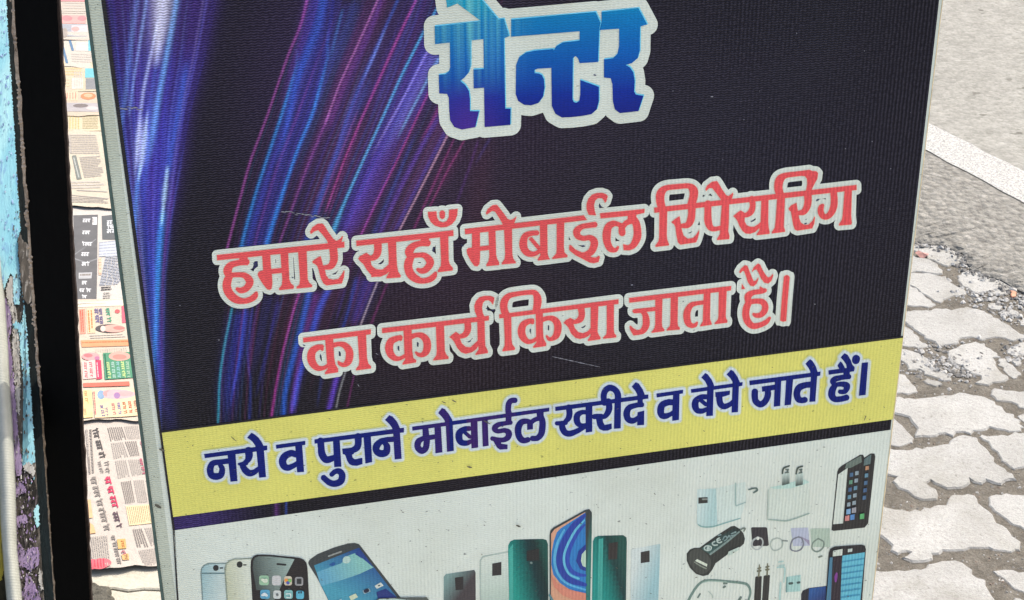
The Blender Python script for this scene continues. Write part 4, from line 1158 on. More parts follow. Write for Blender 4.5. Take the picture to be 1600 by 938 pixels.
A.add('printed_mark', [('S', '412,258,11 388,272,11 388,292,11 410,302,11 440,298,11')], pm(172, 188, 184))
A.add('printed_mark', [('S', '466,218,11 438,234,11 442,262,11 466,272,11 490,262,11'), ('S', '440,248,9 476,238,9')], pm(172, 188, 184))
A.add('printed_mark', [('S', '450,190,8 480,180,12'), ('S', '505,235,8 520,205,9 545,200,9 550,230,9 520,250,8'), ('S', '560,215,8 575,190,10 590,215,8'), ('S', '600,170,8 650,150,16'), ('S', '590,195,8 640,185,14')], pm(120, 144, 146))
A.add('charger_ring', [('S', '705,128,10 730,108,10 760,108,12 745,140,10')], pm(110, 122, 114))
A.add('charger_clip', [('P', '570,375 690,322 690,350 600,405 560,415')], pm(184, 200, 192))
A = Pic('printed_ring_holder', 1060, 810, 7.33)
A.add('printed_ring_holder', [('P', '832,106 850,100 1000,100 1012,112 1030,300 1015,310 860,312 845,300')], pm(48, 46, 54))
A.add('finger_ring', [('S', '905,212,14 850,250,16 840,310,16 880,350,14 930,340,12 962,290,12 955,235,12 905,212,14')], pm(170, 176, 176))
A.add('finger_ring', [('P', '862,318 930,310 915,340 880,345')], pm(205, 210, 206))
A.add('finger_ring', [('S', '905,222,30 906,226,30')], pm(210, 214, 208))
A = Pic('printed_ring_holder', 1060, 810, 7.33)
A.add('printed_ring_holder', [('S', '1125,220,10 1070,245,14 1050,300,12 1075,355,10 1120,362,10 1175,330,12 1190,275,14 1170,235,10 1125,220,10')], pm(166, 178, 172))
A.add('finger_ring', [('S', '1190,250,14 1245,255,8')], pm(130, 140, 136))
A = Pic('printed_ring_holder', 1060, 810, 7.33)
A.add('printed_ring_holder', [('P', '1286,110 1480,104 1500,306 1312,312')], pm(176, 182, 204))
A.add('finger_ring', [('S', '1372,208,12 1310,235,12 1285,290,12 1285,350,12 1340,372,8 1400,350,12 1428,290,12 1410,225,14 1372,208,12')], pm(118, 122, 134))
A.add('finger_ring', [('P', '1400,205 1495,250 1496,300 1440,240')], pm(150, 144, 168))
A = Pic('printed_ring_holder', 1040, 680, 3.636)
A.add('printed_ring_holder', [('P', '822,530 930,528 932,632 830,632')], pm(172, 190, 178))
A.add('finger_ring', [('S', '865,585,6 835,610,6 832,645,6 860,660,6 890,640,7 896,605,6 865,585,6')], pm(122, 138, 130))
A.add('finger_ring', [('S', '870,690,8 885,685,8')], pm(120, 130, 120))
A = Pic('printed_audio_cable', 1060, 810, 7.33)
A.add('printed_audio_cable', [('P', '880,672 890,664 945,660 950,668 932,1130 855,1130')], pm(46, 46, 48))
A.add('cable_tip', [('F', '915,664,14 922,590,12 924,525,8'), ('S', '906,600,18 938,594,18'), ('S', '910,570,14 938,562,14')], pm(110, 110, 92))
A = Pic('printed_audio_cable', 1060, 810, 7.33)
A.add('printed_audio_cable', [('P', '975,660 985,652 1038,646 1043,654 1012,1130 945,1130')], pm(46, 46, 48))
A.add('cable_tip', [('F', '1012,650,14 1016,580,12 1018,512,8'), ('S', '1000,584,18 1030,580,18'), ('S', '1000,554,14 1032,546,14')], pm(110, 110, 92))
A = Pic('printed_usb_cable', 1060, 810, 7.33)
A.add('printed_usb_cable', [('P', '1242,668 1395,645 1390,830 1236,838')], pm(160, 198, 196))
A.add('plug_hole', [('S', '1270,742,22 1298,738,22')], pm(66, 84, 84))
A.add('plug_hole', [('S', '1362,732,20 1382,728,20')], pm(66, 84, 84))
A.add('plug_edge', [('S', '1240,672,10 1234,835,12')], pm(108, 146, 146))
A.add('cable_line', [('S', '1130,558,12 1205,555,14 1216,600,14 1204,725,10'), ('S', '1145,495,10 1195,488,10'), ('S', '1150,535,8 1210,530,8'), ('S', '1168,735,14 1155,940,16')], pm(168, 200, 198))
A = Pic('printed_cable_loop', 1060, 810, 7.33)
A.add('printed_cable_loop', [('S', '90,1000,24 115,930,24 190,800,24 270,722,22 370,704,22 560,718,24 750,740,26 805,780,24 822,850,20 800,930,18 770,1000,18')], pm(108, 134, 128))
A.add('cable_shine', [('S', '280,730,6 370,714,6 550,726,6')], pm(160, 182, 174))
A.add('cable_bead', [('S', '515,785,18 530,775,20'), ('S', '520,740,20 550,740,14'), ('S', '220,900,14 245,860,14'), ('S', '690,940,26 710,900,22')], pm(100, 118, 112))
A.add('cable_line', [('S', '340,830,6 380,870,8 390,900,8')], pm(176, 190, 184))
A = Pic('printed_phone_pair', 1040, 680, 3.636)
A.add('printed_phone', [('P', '942,536 975,205 982,188 1000,172 1104,110 1120,111 1126,128 1164,103 1184,104 1188,120 1148,498 1128,522 952,541')], pm(38, 38, 42))
A.add('phone_screen', [('P', '980,222 1031,186 1005,498 951,503')], pm(204, 212, 206))
A.add('phone_glare', [('P', '1018,185 1025,160 1108,116 1112,150 1050,182')], pm(100, 114, 108))
A.add('phone_glare', [('P', '1128,134 1165,108 1160,160 1124,170')], pm(90, 110, 112))
cols = [(70, 104, 140), (140, 156, 168), (176, 132, 104), (96, 136, 160), (136, 126, 150), (176, 178, 176), (92, 140, 120), (66, 96, 136)]
kk = 0
for cx, dx in ((1054, -4.0), (1084, -4.0), (1142, -4.2)):
    for r in range(5):
        yy = {1054: 222, 1084: 212, 1142: 182}[cx] + r * 42
        xx = cx + dx * r
        A.add('phone_icon', [('P', f'{xx-8.5:.1f},{yy-8} {xx+8.5:.1f},{yy-11} {xx+7.5:.1f},{yy+9} {xx-9.5:.1f},{yy+12}')], pm(*cols[(kk * 5 + r * r + (r * kk) // 3) % 8]))
        kk += 1
for xx, yy, c in ((1028, 466, (196, 130, 130)), (1057, 460, (80, 130, 190)), (1112, 455, (90, 170, 110)), (1035, 428, (120, 160, 200)), (1066, 420, (150, 150, 160))):
    A.add('phone_icon', [('P', f'{xx-11},{yy-11} {xx+11},{yy-15} {xx+10},{yy+13} {xx-12},{yy+16}')], pm(*c))
A = Pic('printed_phone_case', 1040, 680, 3.636)
A.add('printed_phone', [('P', '770,900 778,882 810,868 915,855 915,1100 765,1100')], pm(32, 34, 48))
A.add('phone_screen', [('P', '815,870 908,858 905,1100 800,1100')], g((36, 84, 150), (30, 56, 112), (830, 880), (880, 930), A))
A = Pic('printed_phone_case', 1040, 680, 3.636)
A.h = 0.0012
A.add('printed_phone_case', [('P', '926,665 935,642 960,630 1110,620 1128,625 1134,645 1100,1100 895,1100')], pm(36, 36, 44))
A.add('case_panel', [('P', '1003,682 1128,663 1096,1000 965,1000')], pm(96, 180, 206))
for q in range(7):
    y0 = 700 + q * 34
    A.add('case_rib', [('P', f'{1000-q*4},{y0+12} {1124-q*4},{y0-6} {1123-q*4},{y0} {999-q*4},{y0+19}')], pm(60, 140, 176))
A.add('case_strip', [('P', '948,688 997,682 986,1000 930,1000')], pm(40, 32, 46))
A.add('case_strip', [('S', '968,780,8 964,800,16 962,825,8')], pm(120, 52, 140))
A.add('case_side', [('P', '930,690 944,690 930,1000 905,1000')], pm(70, 120, 150))
A.add('case_camera', [('P', '948,652 1000,642 998,676 946,682')], pm(200, 208, 202))
A.add('case_camera', [('P', '1032,642 1056,639 1054,655 1032,658')], pm(186, 198, 196))

# ---- wear on the print: chips, scuffs and specks
m_speck = simple_mat('dark_speck', lin(92, 90, 84), 0.8, 0.1)
m_scuff = print_mat('scuff', lin(126, 126, 138), amp=0.3, rough=0.6, speck=0, dirt=False)
m_chip = print_mat('ink_chip', lin(42, 46, 84), amp=0.1, speck=0, dirt=False)
def marks(name, items, mat, h):
    vs, fs = [], []
    for x, y, a, l, w in items:
        ca, sa = math.cos(a), math.sin(a)
        b = len(vs)
        for p, q in ((-1, -0.2), (-0.2, -1), (0.9, -0.5), (1, 0.4), (0.1, 1), (-0.8, 0.7)):
            px, py = x + ca * p * l - sa * q * w, y + sa * p * l + ca * q * w
            vs.append((*bp(px, py), h))
        fs.append(tuple(range(b + 5, b - 1, -1)))
    return tag(mesh_obj(name, vs, fs, mat, sign), kind='stuff')
rng = random.Random(5)
it = []
for _ in range(110):
    x = rng.uniform(290, 1370); t = (x - 270) / 1121
    y0 = 832 - 157 * t; y = rng.uniform(y0, 938)
    it.append((x, y, rng.uniform(-0.7, 0.9), rng.uniform(0.5, 2.2), rng.uniform(0.3, 0.7)))
for _ in range(90):
    x = rng.uniform(258, 1400); t = (x - 258) / 1150
    y = rng.uniform(678 - 149 * t, 806 - 152 * t)
    it.append((x, y, rng.uniform(-0.7, 0.9), rng.uniform(0.5, 2.0), rng.uniform(0.3, 0.6)))
for _ in range(70):
    y = rng.uniform(5, 935); x = 137 + y * 0.1275 + rng.uniform(2, 19)
    it.append((x, y, rng.uniform(-0.5, 1.6), rng.uniform(0.4, 1.3), rng.uniform(0.3, 0.7)))
it += [(253, 701, 0.4, 5, 2), (760, 658, 0.5, 6, 1.2), (709, 625, 0.5, 4, 1), (693, 627, 0.4, 4, 0.8), (365, 684, 0.7, 6, 0.7), (733, 728, 0.2, 4, 1.4), (809, 820, 0.4, 4, 1.4), (1350, 652, 1.9, 4, 0.7), (247, 789, 0.5, 6, 2.5)]
marks('print_specks', it, m_speck, 0.00215)
it = [(x, 331 + (x - 443) * 0.13 + rng.uniform(-2, 2), 0.15, rng.uniform(2, 6), rng.uniform(0.5, 1.4)) for x in range(443, 515, 5)]
it += [(x, 558 + (x - 868) * 0.22, 0.2, rng.uniform(3, 7), rng.uniform(0.4, 1.0)) for x in range(868, 936, 8)]
it += [(x, 168 + rng.uniform(-2, 3), 0.1, rng.uniform(2, 5), rng.uniform(0.5, 1.2)) for x in range(186, 224, 5)]
it += [(1112, 151, 0, 2.2, 1.2), (987, 445, 0, 1.8, 1), (560, 602, 1, 2.5, 0.7), (281, 477, 0, 1.5, 0.8), (342, 531, 0, 1.6, 0.9), (589, 553, 0.6, 2.2, 0.7), (1273, 475, 0, 1.5, 0.8)]
for _ in range(60): it.append((rng.uniform(300, 1440), rng.uniform(20, 520), rng.uniform(0, 3), rng.uniform(0.5, 1.3), rng.uniform(0.3, 0.6)))
it = [q for q in it if not (320 < q[0] < 1350 and 250 < q[1] < 600 and q[3] < 1.3)]
marks('print_scuffs', it, m_scuff, 0.0006)
it = [(398.5, 412.5, 1.0, 3.2, 2.6), (396, 417, 2.0, 2, 1), (457, 433, 0.6, 2, 0.8), (677, 389, 1.7, 4.5, 1.4), (722, 383, 0.5, 3, 0.8), (937, 322, 0.7, 2, 1.6), (911, 384, 0.1, 3.2, 1.4),
      (1277, 312, -0.5, 3, 1.4), (1258, 349, -0.4, 2.6, 1.1), (1175, 345, -0.4, 2.6, 1.0), (929, 117, 0.2, 2.4, 1.2), (500.5, 556, 1.6, 3.4, 1.1), (531, 552, 1.6, 3, 1), (622, 543, 1.6, 3.2, 1.1),
      (653, 537, 1.6, 3, 1.2), (733, 533, -0.4, 3, 1), (828, 516, 1.6, 3.2, 0.9), (857, 511, 1.6, 3, 0.9), (911, 511, -0.4, 2.6, 0.9), (770, 484, -0.2, 3, 1), (761, 482, 0.4, 2, 1), (475, 539, 0.4, 2.4, 0.9)]
marks('ink_chips', it, m_chip, 0.0009)
ALB = (0.62, 0.62, 0.62)
# ------------------------------------------------------------------ ground, road, pavement
def wobble(pts, step=0.014, amp=0.0028, rnd=random):
    out = []
    n = len(pts)
    for i in range(n):
        a, b = pts[i], pts[(i + 1) % n]
        L = math.hypot(b[0] - a[0], b[1] - a[1])
        k = max(1, int(L / step))
        nx, ny = (b[1] - a[1]) / (L + 1e-9), -(b[0] - a[0]) / (L + 1e-9)
        for j in range(k):
            t = j / k
            r = rnd.gauss(0, amp)
            out.append((a[0] + (b[0] - a[0]) * t + nx * r, a[1] + (b[1] - a[1]) * t + ny * r))
    return out

def area2(p):
    return sum(p[i][0] * p[(i + 1) % len(p)][1] - p[(i + 1) % len(p)][0] * p[i][1] for i in range(len(p))) / 2

def stone_mesh(name, pts, top, bot, bev=0.003, tilt=(0, 0), crown=0.0):
    """a slab of stone with a worn, broken edge"""
    if area2(pts) < 0: pts = pts[::-1]
    n = len(pts)
    cx = sum(p[0] for p in pts) / n; cy = sum(p[1] for p in pts) / n
    def zt(x, y): return top + (x - cx) * tilt[0] + (y - cy) * tilt[1]
    vs = []
    ins = []
    for i in range(n):
        a, b, c = pts[i - 1], pts[i], pts[(i + 1) % n]
        ex, ey = c[0] - a[0], c[1] - a[1]
        L = math.hypot(ex, ey) + 1e-9
        ins.append((b[0] - ey / L * bev, b[1] + ex / L * bev))
    for x, y in ins: vs.append((x, y, zt(x, y)))
    for x, y in pts: vs.append((x, y, zt(x, y) - bev * 0.9))
    for x, y in pts: vs.append((x, y, bot))
    me = bpy.data.meshes.new(name)
    bm = bmesh.new()
    V = [bm.verts.new(v) for v in vs]
    f = bm.faces.new(V[:n])
    for i in range(n):
        j = (i + 1) % n
        bm.faces.new((V[n + i], V[n + j], V[j], V[i]))
        bm.faces.new((V[2 * n + i], V[2 * n + j], V[n + j], V[n + i]))
    bm.normal_update()
    bmesh.ops.triangulate(bm, faces=[f])
    bmesh.ops.recalc_face_normals(bm, faces=bm.faces)
    bm.to_mesh(me); bm.free()
    return me

# materials
def soil_mat():
    N = NT('joint_soil', 0.95, 0.1)
    v = N.coord('Object')
    a = N.noise(v, 34, 6, 0.65); b = N.noise(v, 260, 4, 0.7)
    c = N.ramp(a, [(0.3, lin(122, 117, 107, 0.60)), (0.55, lin(148, 143, 132, 0.60)), (0.75, lin(166, 161, 150, 0.60))])
    c2 = N.ramp(b, [(0.3, (0.62, 0.60, 0.58)), (0.7, (1.15, 1.13, 1.10))])
    N.base(N.mix(1.0, c, c2, 'MULTIPLY'))
    N.bump(N.math('ADD', a, N.math('MULTIPLY', b, 0.7)), 0.9, 0.006)
    return N.m
def paver_mat():
    N = NT('paver_concrete', 0.9, 0.15)
    v = N.coord('Object')
    oi = N.n('ShaderNodeObjectInfo')
    a = N.noise(v, 9, 4, 0.6); b = N.noise(v, 150, 4, 0.65); d = N.noise(v, 420, 2, 0.6)
    c = N.ramp(a, [(0.25, (0.305, 0.300, 0.282)), (0.6, (0.380, 0.378, 0.360)), (0.8, (0.405, 0.405, 0.39))])
    k = N.math('ADD', 0.93, N.math('MULTIPLY', oi.outputs['Random'], 0.12))
    cm = N.n('ShaderNodeCombineColor')
    for i in range(3): N.l(k, cm.inputs[i])
    c = N.mix(1.0, c, cm.outputs[0], 'MULTIPLY')
    sp = N.ramp(b, [(0.27, (0.55, 0.53, 0.50)), (0.38, (0.92, 0.91, 0.89)), (0.62, (1.02, 1.02, 1.0)), (0.75, (1.16, 1.15, 1.12))])
    c = N.mix(1.0, c, sp, 'MULTIPLY')
    sp2 = N.ramp(d, [(0.3, (0.82, 0.82, 0.8)), (0.5, (1, 1, 1)), (0.7, (1.08, 1.08, 1.06))])
    c = N.mix(1.0, c, sp2, 'MULTIPLY')
    # soil clings to the lower edges and creeps over the rim
    z = N.sep(v)[2]
    e = N.noise(v, 70, 4, 0.7)
    dirt = N.math('MULTIPLY', N.math('SUBTRACT', N.math('ADD', -0.0010, N.math('MULTIPLY', N.math('SUBTRACT', e, 0.5), 0.0022)), z), 1400.0, clamp=True)
    c = N.mix(N.math('MULTIPLY', dirt, 0.85), c, lin(150, 142, 130, 0.62))
    st = N.noise(v, 5, 5, 0.7, 0.6)
    c = N.mix(1.0, c, N.ramp(st, [(0.36, (0.84, 0.83, 0.80)), (0.5, (1, 1, 1)), (0.7, (1.04, 1.04, 1.03))]), 'MULTIPLY')
    N.base(c)
    N.bump(N.math('ADD', b, N.math('MULTIPLY', d, 0.6)), 0.55, 0.0035)
    return N.m
def asphalt_mat(name, lo, mid, hi, big, fine, bstr, bdist, patches=True):
    N = NT(name, 0.92, 0.12)
    v = N.coord('Object')
    a = N.noise(v, big, 5, 0.65); b = N.noise(v, fine, 3, 0.7); g = N.noise(v, 1.6, 3, 0.5)
    vo = N.n('ShaderNodeTexVoronoi'); vo.inputs['Scale'].default_value = fine * 0.62
    N.l(v, vo.inputs['Vector'])
    c = N.ramp(a, [(0.28, lo), (0.5, mid), (0.72, hi)])
    c2 = N.ramp(b, [(0.28, (0.80, 0.79, 0.77)), (0.5, (1, 1, 1)), (0.72, (1.18, 1.17, 1.15))])
    c = N.mix(1.0, c, c2, 'MULTIPLY')
    hsv = N.n('ShaderNodeSeparateColor'); N.l(vo.outputs['Color'], hsv.inputs[0])
    k = N.math('ADD', 0.89, N.math('MULTIPLY', hsv.outputs[0], 0.22))
    cm = N.n('ShaderNodeCombineColor')
    for i in range(3): N.l(k, cm.inputs[i])
    c = N.mix(1.0, c, cm.outputs[0], 'MULTIPLY')
    if patches:
        c = N.mix(1.0, c, N.ramp(g, [(0.35, (0.93, 0.93, 0.92)), (0.65, (1.05, 1.05, 1.04))]), 'MULTIPLY')
        pz = N.noise(N.scalevec(v, 1, 1.6, 1), 17, 2, 0.5)
        c = N.mix(1.0, c, N.ramp(pz, [(0.69, (1, 1, 1)), (0.73, (0.58, 0.57, 0.55))]), 'MULTIPLY')
    N.base(c)
    h = N.math('ADD', N.math('MULTIPLY', b, 0.8), N.math('ADD', a, N.math('MULTIPLY', vo.outputs['Distance'], -1.2)))
    N.bump(h, bstr, bdist)
    return N.m
m_soil = soil_mat()
m_paver = paver_mat()
m_road = asphalt_mat('worn_asphalt', lin(166, 164, 155, 0.58), lin(178, 176, 167, 0.58), lin(188, 186, 177, 0.58), 26, 115, 0.30, 0.004)
m_edge = asphalt_mat('coarse_asphalt', lin(130, 127, 120, 0.62), lin(160, 157, 148, 0.62), lin(188, 185, 175, 0.62), 48, 100, 0.7, 0.008, False)

gv = [(-60, -60, -0.0024), (60, -60, -0.0024), (60, 60, -0.0024), (-60, 60, -0.0024)]
o = mesh_obj('ground', gv, [(0, 1, 2, 3)], m_soil); tag(o, kind='structure')

def g2(p, z=0.0):
    q = ground(*p, z)
    return (q.x, q.y)

# road: the white line gives its direction
la, lb = g2((1449, 195), 0.018), g2((1600, 273), 0.018)
ld = Vector((lb[0] - la[0], lb[1] - la[1])).normalized()
ln = Vector((-ld.y, ld.x))
if ln.y < 0: ln = -ln
def along(p, t, s): return (p[0] + ld.x * t + ln.x * s, p[1] + ld.y * t + ln.y * s)
lo_a, lo_b = g2((1447, 237), 0.018), g2((1600, 324), 0.018)
wline = abs(Vector((lo_a[0] - la[0], lo_a[1] - la[1])).dot(ln))
wline2 = abs(Vector((lo_b[0] - la[0], lo_b[1] - la[1])).dot(ln))
wline = 0.5 * (wline + wline2)
# coarse strip between line and pavement with a broken edge
E1 = (1380, 370, 4.936)
edge_px = [(E1[0] + x / E1[2], E1[1] + y / E1[2]) for x, y in nums('60,-40 150,-12 240,2 300,12 350,22 420,26 480,30 520,44 560,62 600,84 630,108 652,140 660,170 672,205 705,222 740,226 800,252 840,276 870,288 910,300 950,308 985,330 1012,350 1050,372 1086,388 1120,410 1180,450')]
edge_w = [g2(p, 0.014) for p in edge_px]
far = along(la, 0, 0)
t_left = -14.0; t_right = 9.0
def tpar(p): return (p[0] - la[0]) * ld.x + (p[1] - la[1]) * ld.y
def spar(p): return (p[0] - la[0]) * ln.x + (p[1] - la[1]) * ln.y
rr = random.Random(11)
s_edge0, s_edge1 = spar(edge_w[0]), spar(edge_w[-1])
left_ext = [along(la, t_left + (tpar(edge_w[0]) - t_left) * i / 60.0, s_edge0 + rr.uniform(-0.03, 0.03)) for i in range(60)]
right_ext = [along(la, tpar(edge_w[-1]) + (t_right - tpar(edge_w[-1])) * (i + 1) / 50.0, s_edge1 + rr.uniform(-0.03, 0.03)) for i in range(50)]
mid = []
for a_, b_ in zip(edge_w[:-1], edge_w[1:]):
    n_ = max(1, int(math.hypot(b_[0] - a_[0], b_[1] - a_[1]) / 0.008))
    for q in range(n_): mid.append((a_[0] + (b_[0] - a_[0]) * q / n_ + rr.gauss(0, 0.0024), a_[1] + (b_[1] - a_[1]) * q / n_ + rr.gauss(0, 0.0024)))
ep = left_ext + mid + right_ext
vs, fs = [], []
tm = -99.0
for i, (x, y) in enumerate(ep):
    x0, y0 = ep[max(0, i - 2)]; x1, y1 = ep[min(len(ep) - 1, i + 2)]
    L = math.hypot(x1 - x0, y1 - y0) + 1e-9
    nx, ny = -(y1 - y0) / L, (x1 - x0) / L
    if nx * ln.x + ny * ln.y < 0: nx, ny = -nx, -ny
    tm = max(tm + 0.0005, tpar((x, y)))
    k = 0.6 + 0.8 * rr.random()
    ring = [(x - nx * 0.003, y - ny * 0.003, -0.03), (x, y, 0.001 + 0.003 * rr.random()), (x + nx * 0.009 * k, y + ny * 0.009 * k, 0.005 + 0.004 * rr.random()),
            (x + nx * 0.022 * k, y + ny * 0.022 * k, 0.0105 + rr.uniform(-0.002, 0.002))]
    s_in = spar(ring[3])
    for f in (0.3, 0.7, 1.0):
        p = along(la, tm, s_in + (-wline * 0.25 - s_in) * f)
        ring.append((p[0], p[1], 0.0125 + 0.0100 * min(1.0, f / 0.7)))
    vs += ring
    if i:
        k0 = (i - 1) * 7
        for q in range(6): fs.append((k0 + q, k0 + 7 + q, k0 + 8 + q, k0 + 1 + q))
o = mesh_obj('road_edge', vs, fs, m_edge)
if o.data.polygons[5].normal.z < 0: o.data.flip_normals()
tag(o, kind='structure')
rp = [along(la, -40, -wline * 0.6), along(la, 40, -wline * 0.6), along(la, 40, 9.0), along(la, -40, 9.0)]
o = mesh_obj('road', [(x, y, 0.0205) for x, y in rp], [(0, 1, 2, 3)], m_road); tag(o, kind='structure')
# the painted line, worn through by the stones
def paint_mat():
    N = NT('worn_road_paint', 0.85, 0.15)
    v = N.coord('Object')
    b = N.noise(v, 210, 4, 0.7, 0.6); a = N.noise(v, 40, 3, 0.6)
    c = N.ramp(b, [(0.42, (0.25, 0.246, 0.23)), (0.50, (0.42, 0.416, 0.385)), (0.62, (0.50, 0.495, 0.46))])
    c = N.mix(1.0, c, N.ramp(a, [(0.3, (0.93, 0.93, 0.92)), (0.7, (1, 1, 1))]), 'MULTIPLY')
    N.base(c); N.bump(b, 0.6, 0.004)
    return N.m
lp = []
rr = random.Random(4)
for i in range(420): lp.append(along(la, -14 + 24 * i / 419.0, rr.gauss(0, 0.0022)))
lp2 = []
for i in range(420): lp2.append(along(la, 10 - 24 * i / 419.0, -wline + rr.gauss(0, 0.0022)))
vs = [(x, y, 0.0245) for x, y in lp] + [(x, y, 0.0245) for x, y in lp2]
fs = [(i, 839 - i, 838 - i, i + 1) for i in range(419)]
o = mesh_obj('road_line', vs, fs, paint_mat()); tag(o, kind='structure')
if o.data.polygons[0].normal.z < 0: o.data.flip_normals()

# pavement: every paver traced from the photograph
pave = empty('pavement', (0, 0, 0)); tag(pave, kind='structure')
Q1, Q2, Q3 = (1380, 370, 4.936), (1380, 540, 4.936), (1350, 720, 4.304)
def tr(Q, s): return [(Q[0] + x / Q[2], Q[1] + y / Q[2]) for x, y in nums(s)]
PV = [
 tr(Q1, '-60,20 60,22 240,32 380,42 470,57 540,95 600,122 640,150 620,190 560,208 500,228 430,213 400,180 340,150 300,125 240,100 100,92 -60,88'),
 tr(Q1, '-40,140 100,146 230,152 340,167 400,212 455,270 420,292 380,282 300,272 210,272 80,268 -40,262'),
 tr(Q1, '90,280 210,280 300,281 380,292 480,307 520,352 590,397 640,425 610,455 520,465 480,490 430,500 400,495 330,450 260,402 205,357 130,300'),
 tr(Q1, '-40,300 100,316 200,372 250,402 330,472 400,525 390,543 300,543 190,530 60,520 -40,500'),
 tr(Q1, '570,300 640,265 700,250 760,255 830,290 900,330 1000,380 1045,405 1020,430 930,445 860,445 800,425 720,430 660,410 620,380 595,350'),
 tr(Q1, '60,580 170,577 300,572 420,557 560,562 650,547 720,557 800,592 880,637 960,692 1086,760 1110,790 1000,798 900,770 830,773 750,788 680,773 620,773 580,798 560,828 490,833 420,828 340,780 260,730 200,680 110,620'),
 tr(Q1, '-60,600 60,640 160,692 230,724 290,792 350,842 300,858 200,853 140,845 20,830 -60,820'),
 tr(Q2, '490,45 560,15 640,-13 720,-28 780,-13 850,42 900,90 850,95 855,130 880,170 930,215 968,255 940,273 850,288 760,298 715,288 740,255 735,230 680,210 600,160 540,110'),
 tr(Q2, '900,95 940,102 990,150 1050,190 1078,225 1000,253 962,225 922,190 898,150'),
 tr(Q2, '995,125 1050,112 1070,145 1024,160'),
 tr(Q2, '975,32 1086,-26 1180,-60 1240,40 1150,100 1100,62 1020,75 960,60'),
 tr(Q1, '800,520 860,512 930,532 890,560 840,560'), tr(Q1, '945,560 985,542 1050,590 1040,602 965,592'),
 tr(Q1, '1044,492 1086,482 1110,500 1086,515 1048,510'), tr(Q1, '1050,652 1086,624 1130,640 1120,690 1060,682'),
 tr(Q2, '0,30 130,32 220,37 260,62 330,92 350,162 420,192 500,232 518,270 470,273 410,240 320,218 280,180 220,188 192,188 198,170 150,130 135,112 0,110'),
 tr(Q2, '307,272 340,252 430,272 443,295 418,318 362,300'),
 tr(Q2, '0,205 118,216 170,222 208,262 238,312 268,335 240,368 190,373 100,360 0,352'),
 tr(Q2, '-40,400 90,397 240,412 400,397 520,387 590,367 680,377 780,392 860,432 940,492 1020,552 1086,627 1060,655 970,663 950,648 880,648 820,625 790,640 700,658 620,663 560,668 520,688 430,678 400,688 310,703 252,698 252,660 262,620 242,590 202,550 150,535 80,525 0,480'),
 tr(Q2, '-80,520 75,552 118,592 178,652 218,712 242,750 180,763 120,773 50,758 -80,740'),
 tr(Q2, '-60,790 40,787 140,807 300,797 420,777 510,762 522,732 580,697 660,702 718,718 748,762 798,812 828,862') + tr(Q3, '870,6 1010,112 1015,125 950,138 870,148 820,128 780,148 740,138 700,118 700,168 650,178 560,188 520,168 480,148 440,133 418,155 478,195 493,225 470,248 390,258 342,253 292,205 242,180 202,110 150,60 40,-20'),
 tr(Q2, '838,342 900,337 1000,347 1086,352 1180,380 1170,480 1100,490 1050,478 1030,455 990,435 930,430 880,423 845,380'),
 tr(Q2, '742,702 770,692 880,692 1086,672 1250,690 1330,900 1240,960 1010,940 922,888 882,820 852,790 802,745'),
 tr(Q2, '1032,542 1086,522 1150,520 1150,600 1086,590'),
 tr(Q3, '40,320 130,317 300,327 380,342 402,312 500,297 557,302 572,252 610,227 690,212 728,237 768,282 828,332 878,392 948,452 998,502 1028,542 1053,600 950,603 930,613 880,590 800,577 720,592 620,602 530,607 470,637 440,678 400,683 330,673 262,648 292,635 328,620 290,607 220,618 192,600 172,540 130,500 40,480'),
 tr(Q3, '838,242 870,217 920,227 1076,227 1200,235 1260,470 1080,463 1060,440 1010,438 962,400 922,375 882,340 852,300'),
 tr(Q3, '-20,745 70,742 200,747 340,732 420,727 490,692 520,672 580,682 610,667 658,682 708,732 713,760 758,792 798,812 828,862 858,897 900,990 800,1080 500,1100 60,1060 -20,960'),
 tr(Q3, '862,737 900,742 950,732 1000,727 1040,742 1076,757 1200,780 1300,930 1150,920 1076,888 1012,868 982,830 942,790'),
 tr(Q3, '-60,1120 500,1130 820,1110 930,1020 1000,1040 1080,1180 1000,1260 500,1270 -60,1260'),
 tr(Q3, '930,960 1010,920 1150,960 1330,980 1400,1150 1150,1180 1040,1060'),
]
rr = random.Random(21)
worlds = []
for q in PV:
    w = [g2(p) for p in q]
    if area2(w) < 0: w = w[::-1]
    grow = 0.0026
    w2 = []
    for i in range(len(w)):
        a_, b_, c_ = w[i - 1], w[i], w[(i + 1) % len(w)]
        L_ = math.hypot(c_[0] - a_[0], c_[1] - a_[1]) + 1e-9
        w2.append((b_[0] + (c_[1] - a_[1]) / L_ * grow, b_[1] - (c_[0] - a_[0]) / L_ * grow))
    worlds.append(w2)
def paver(w, top, tilt, amp=0.0024):
    me = stone_mesh('paver', wobble(w, 0.008, amp, rr), top, -0.03, 0.0036, tilt)
    return link('paver', me, pave, m_paver)
for w in worlds:
    A = abs(area2(w))
    o = paver(w, rr.uniform(0.0, 0.0014) - (0.0008 if A < 0.006 else 0), (rr.gauss(0, 0.006), rr.gauss(0, 0.006)))
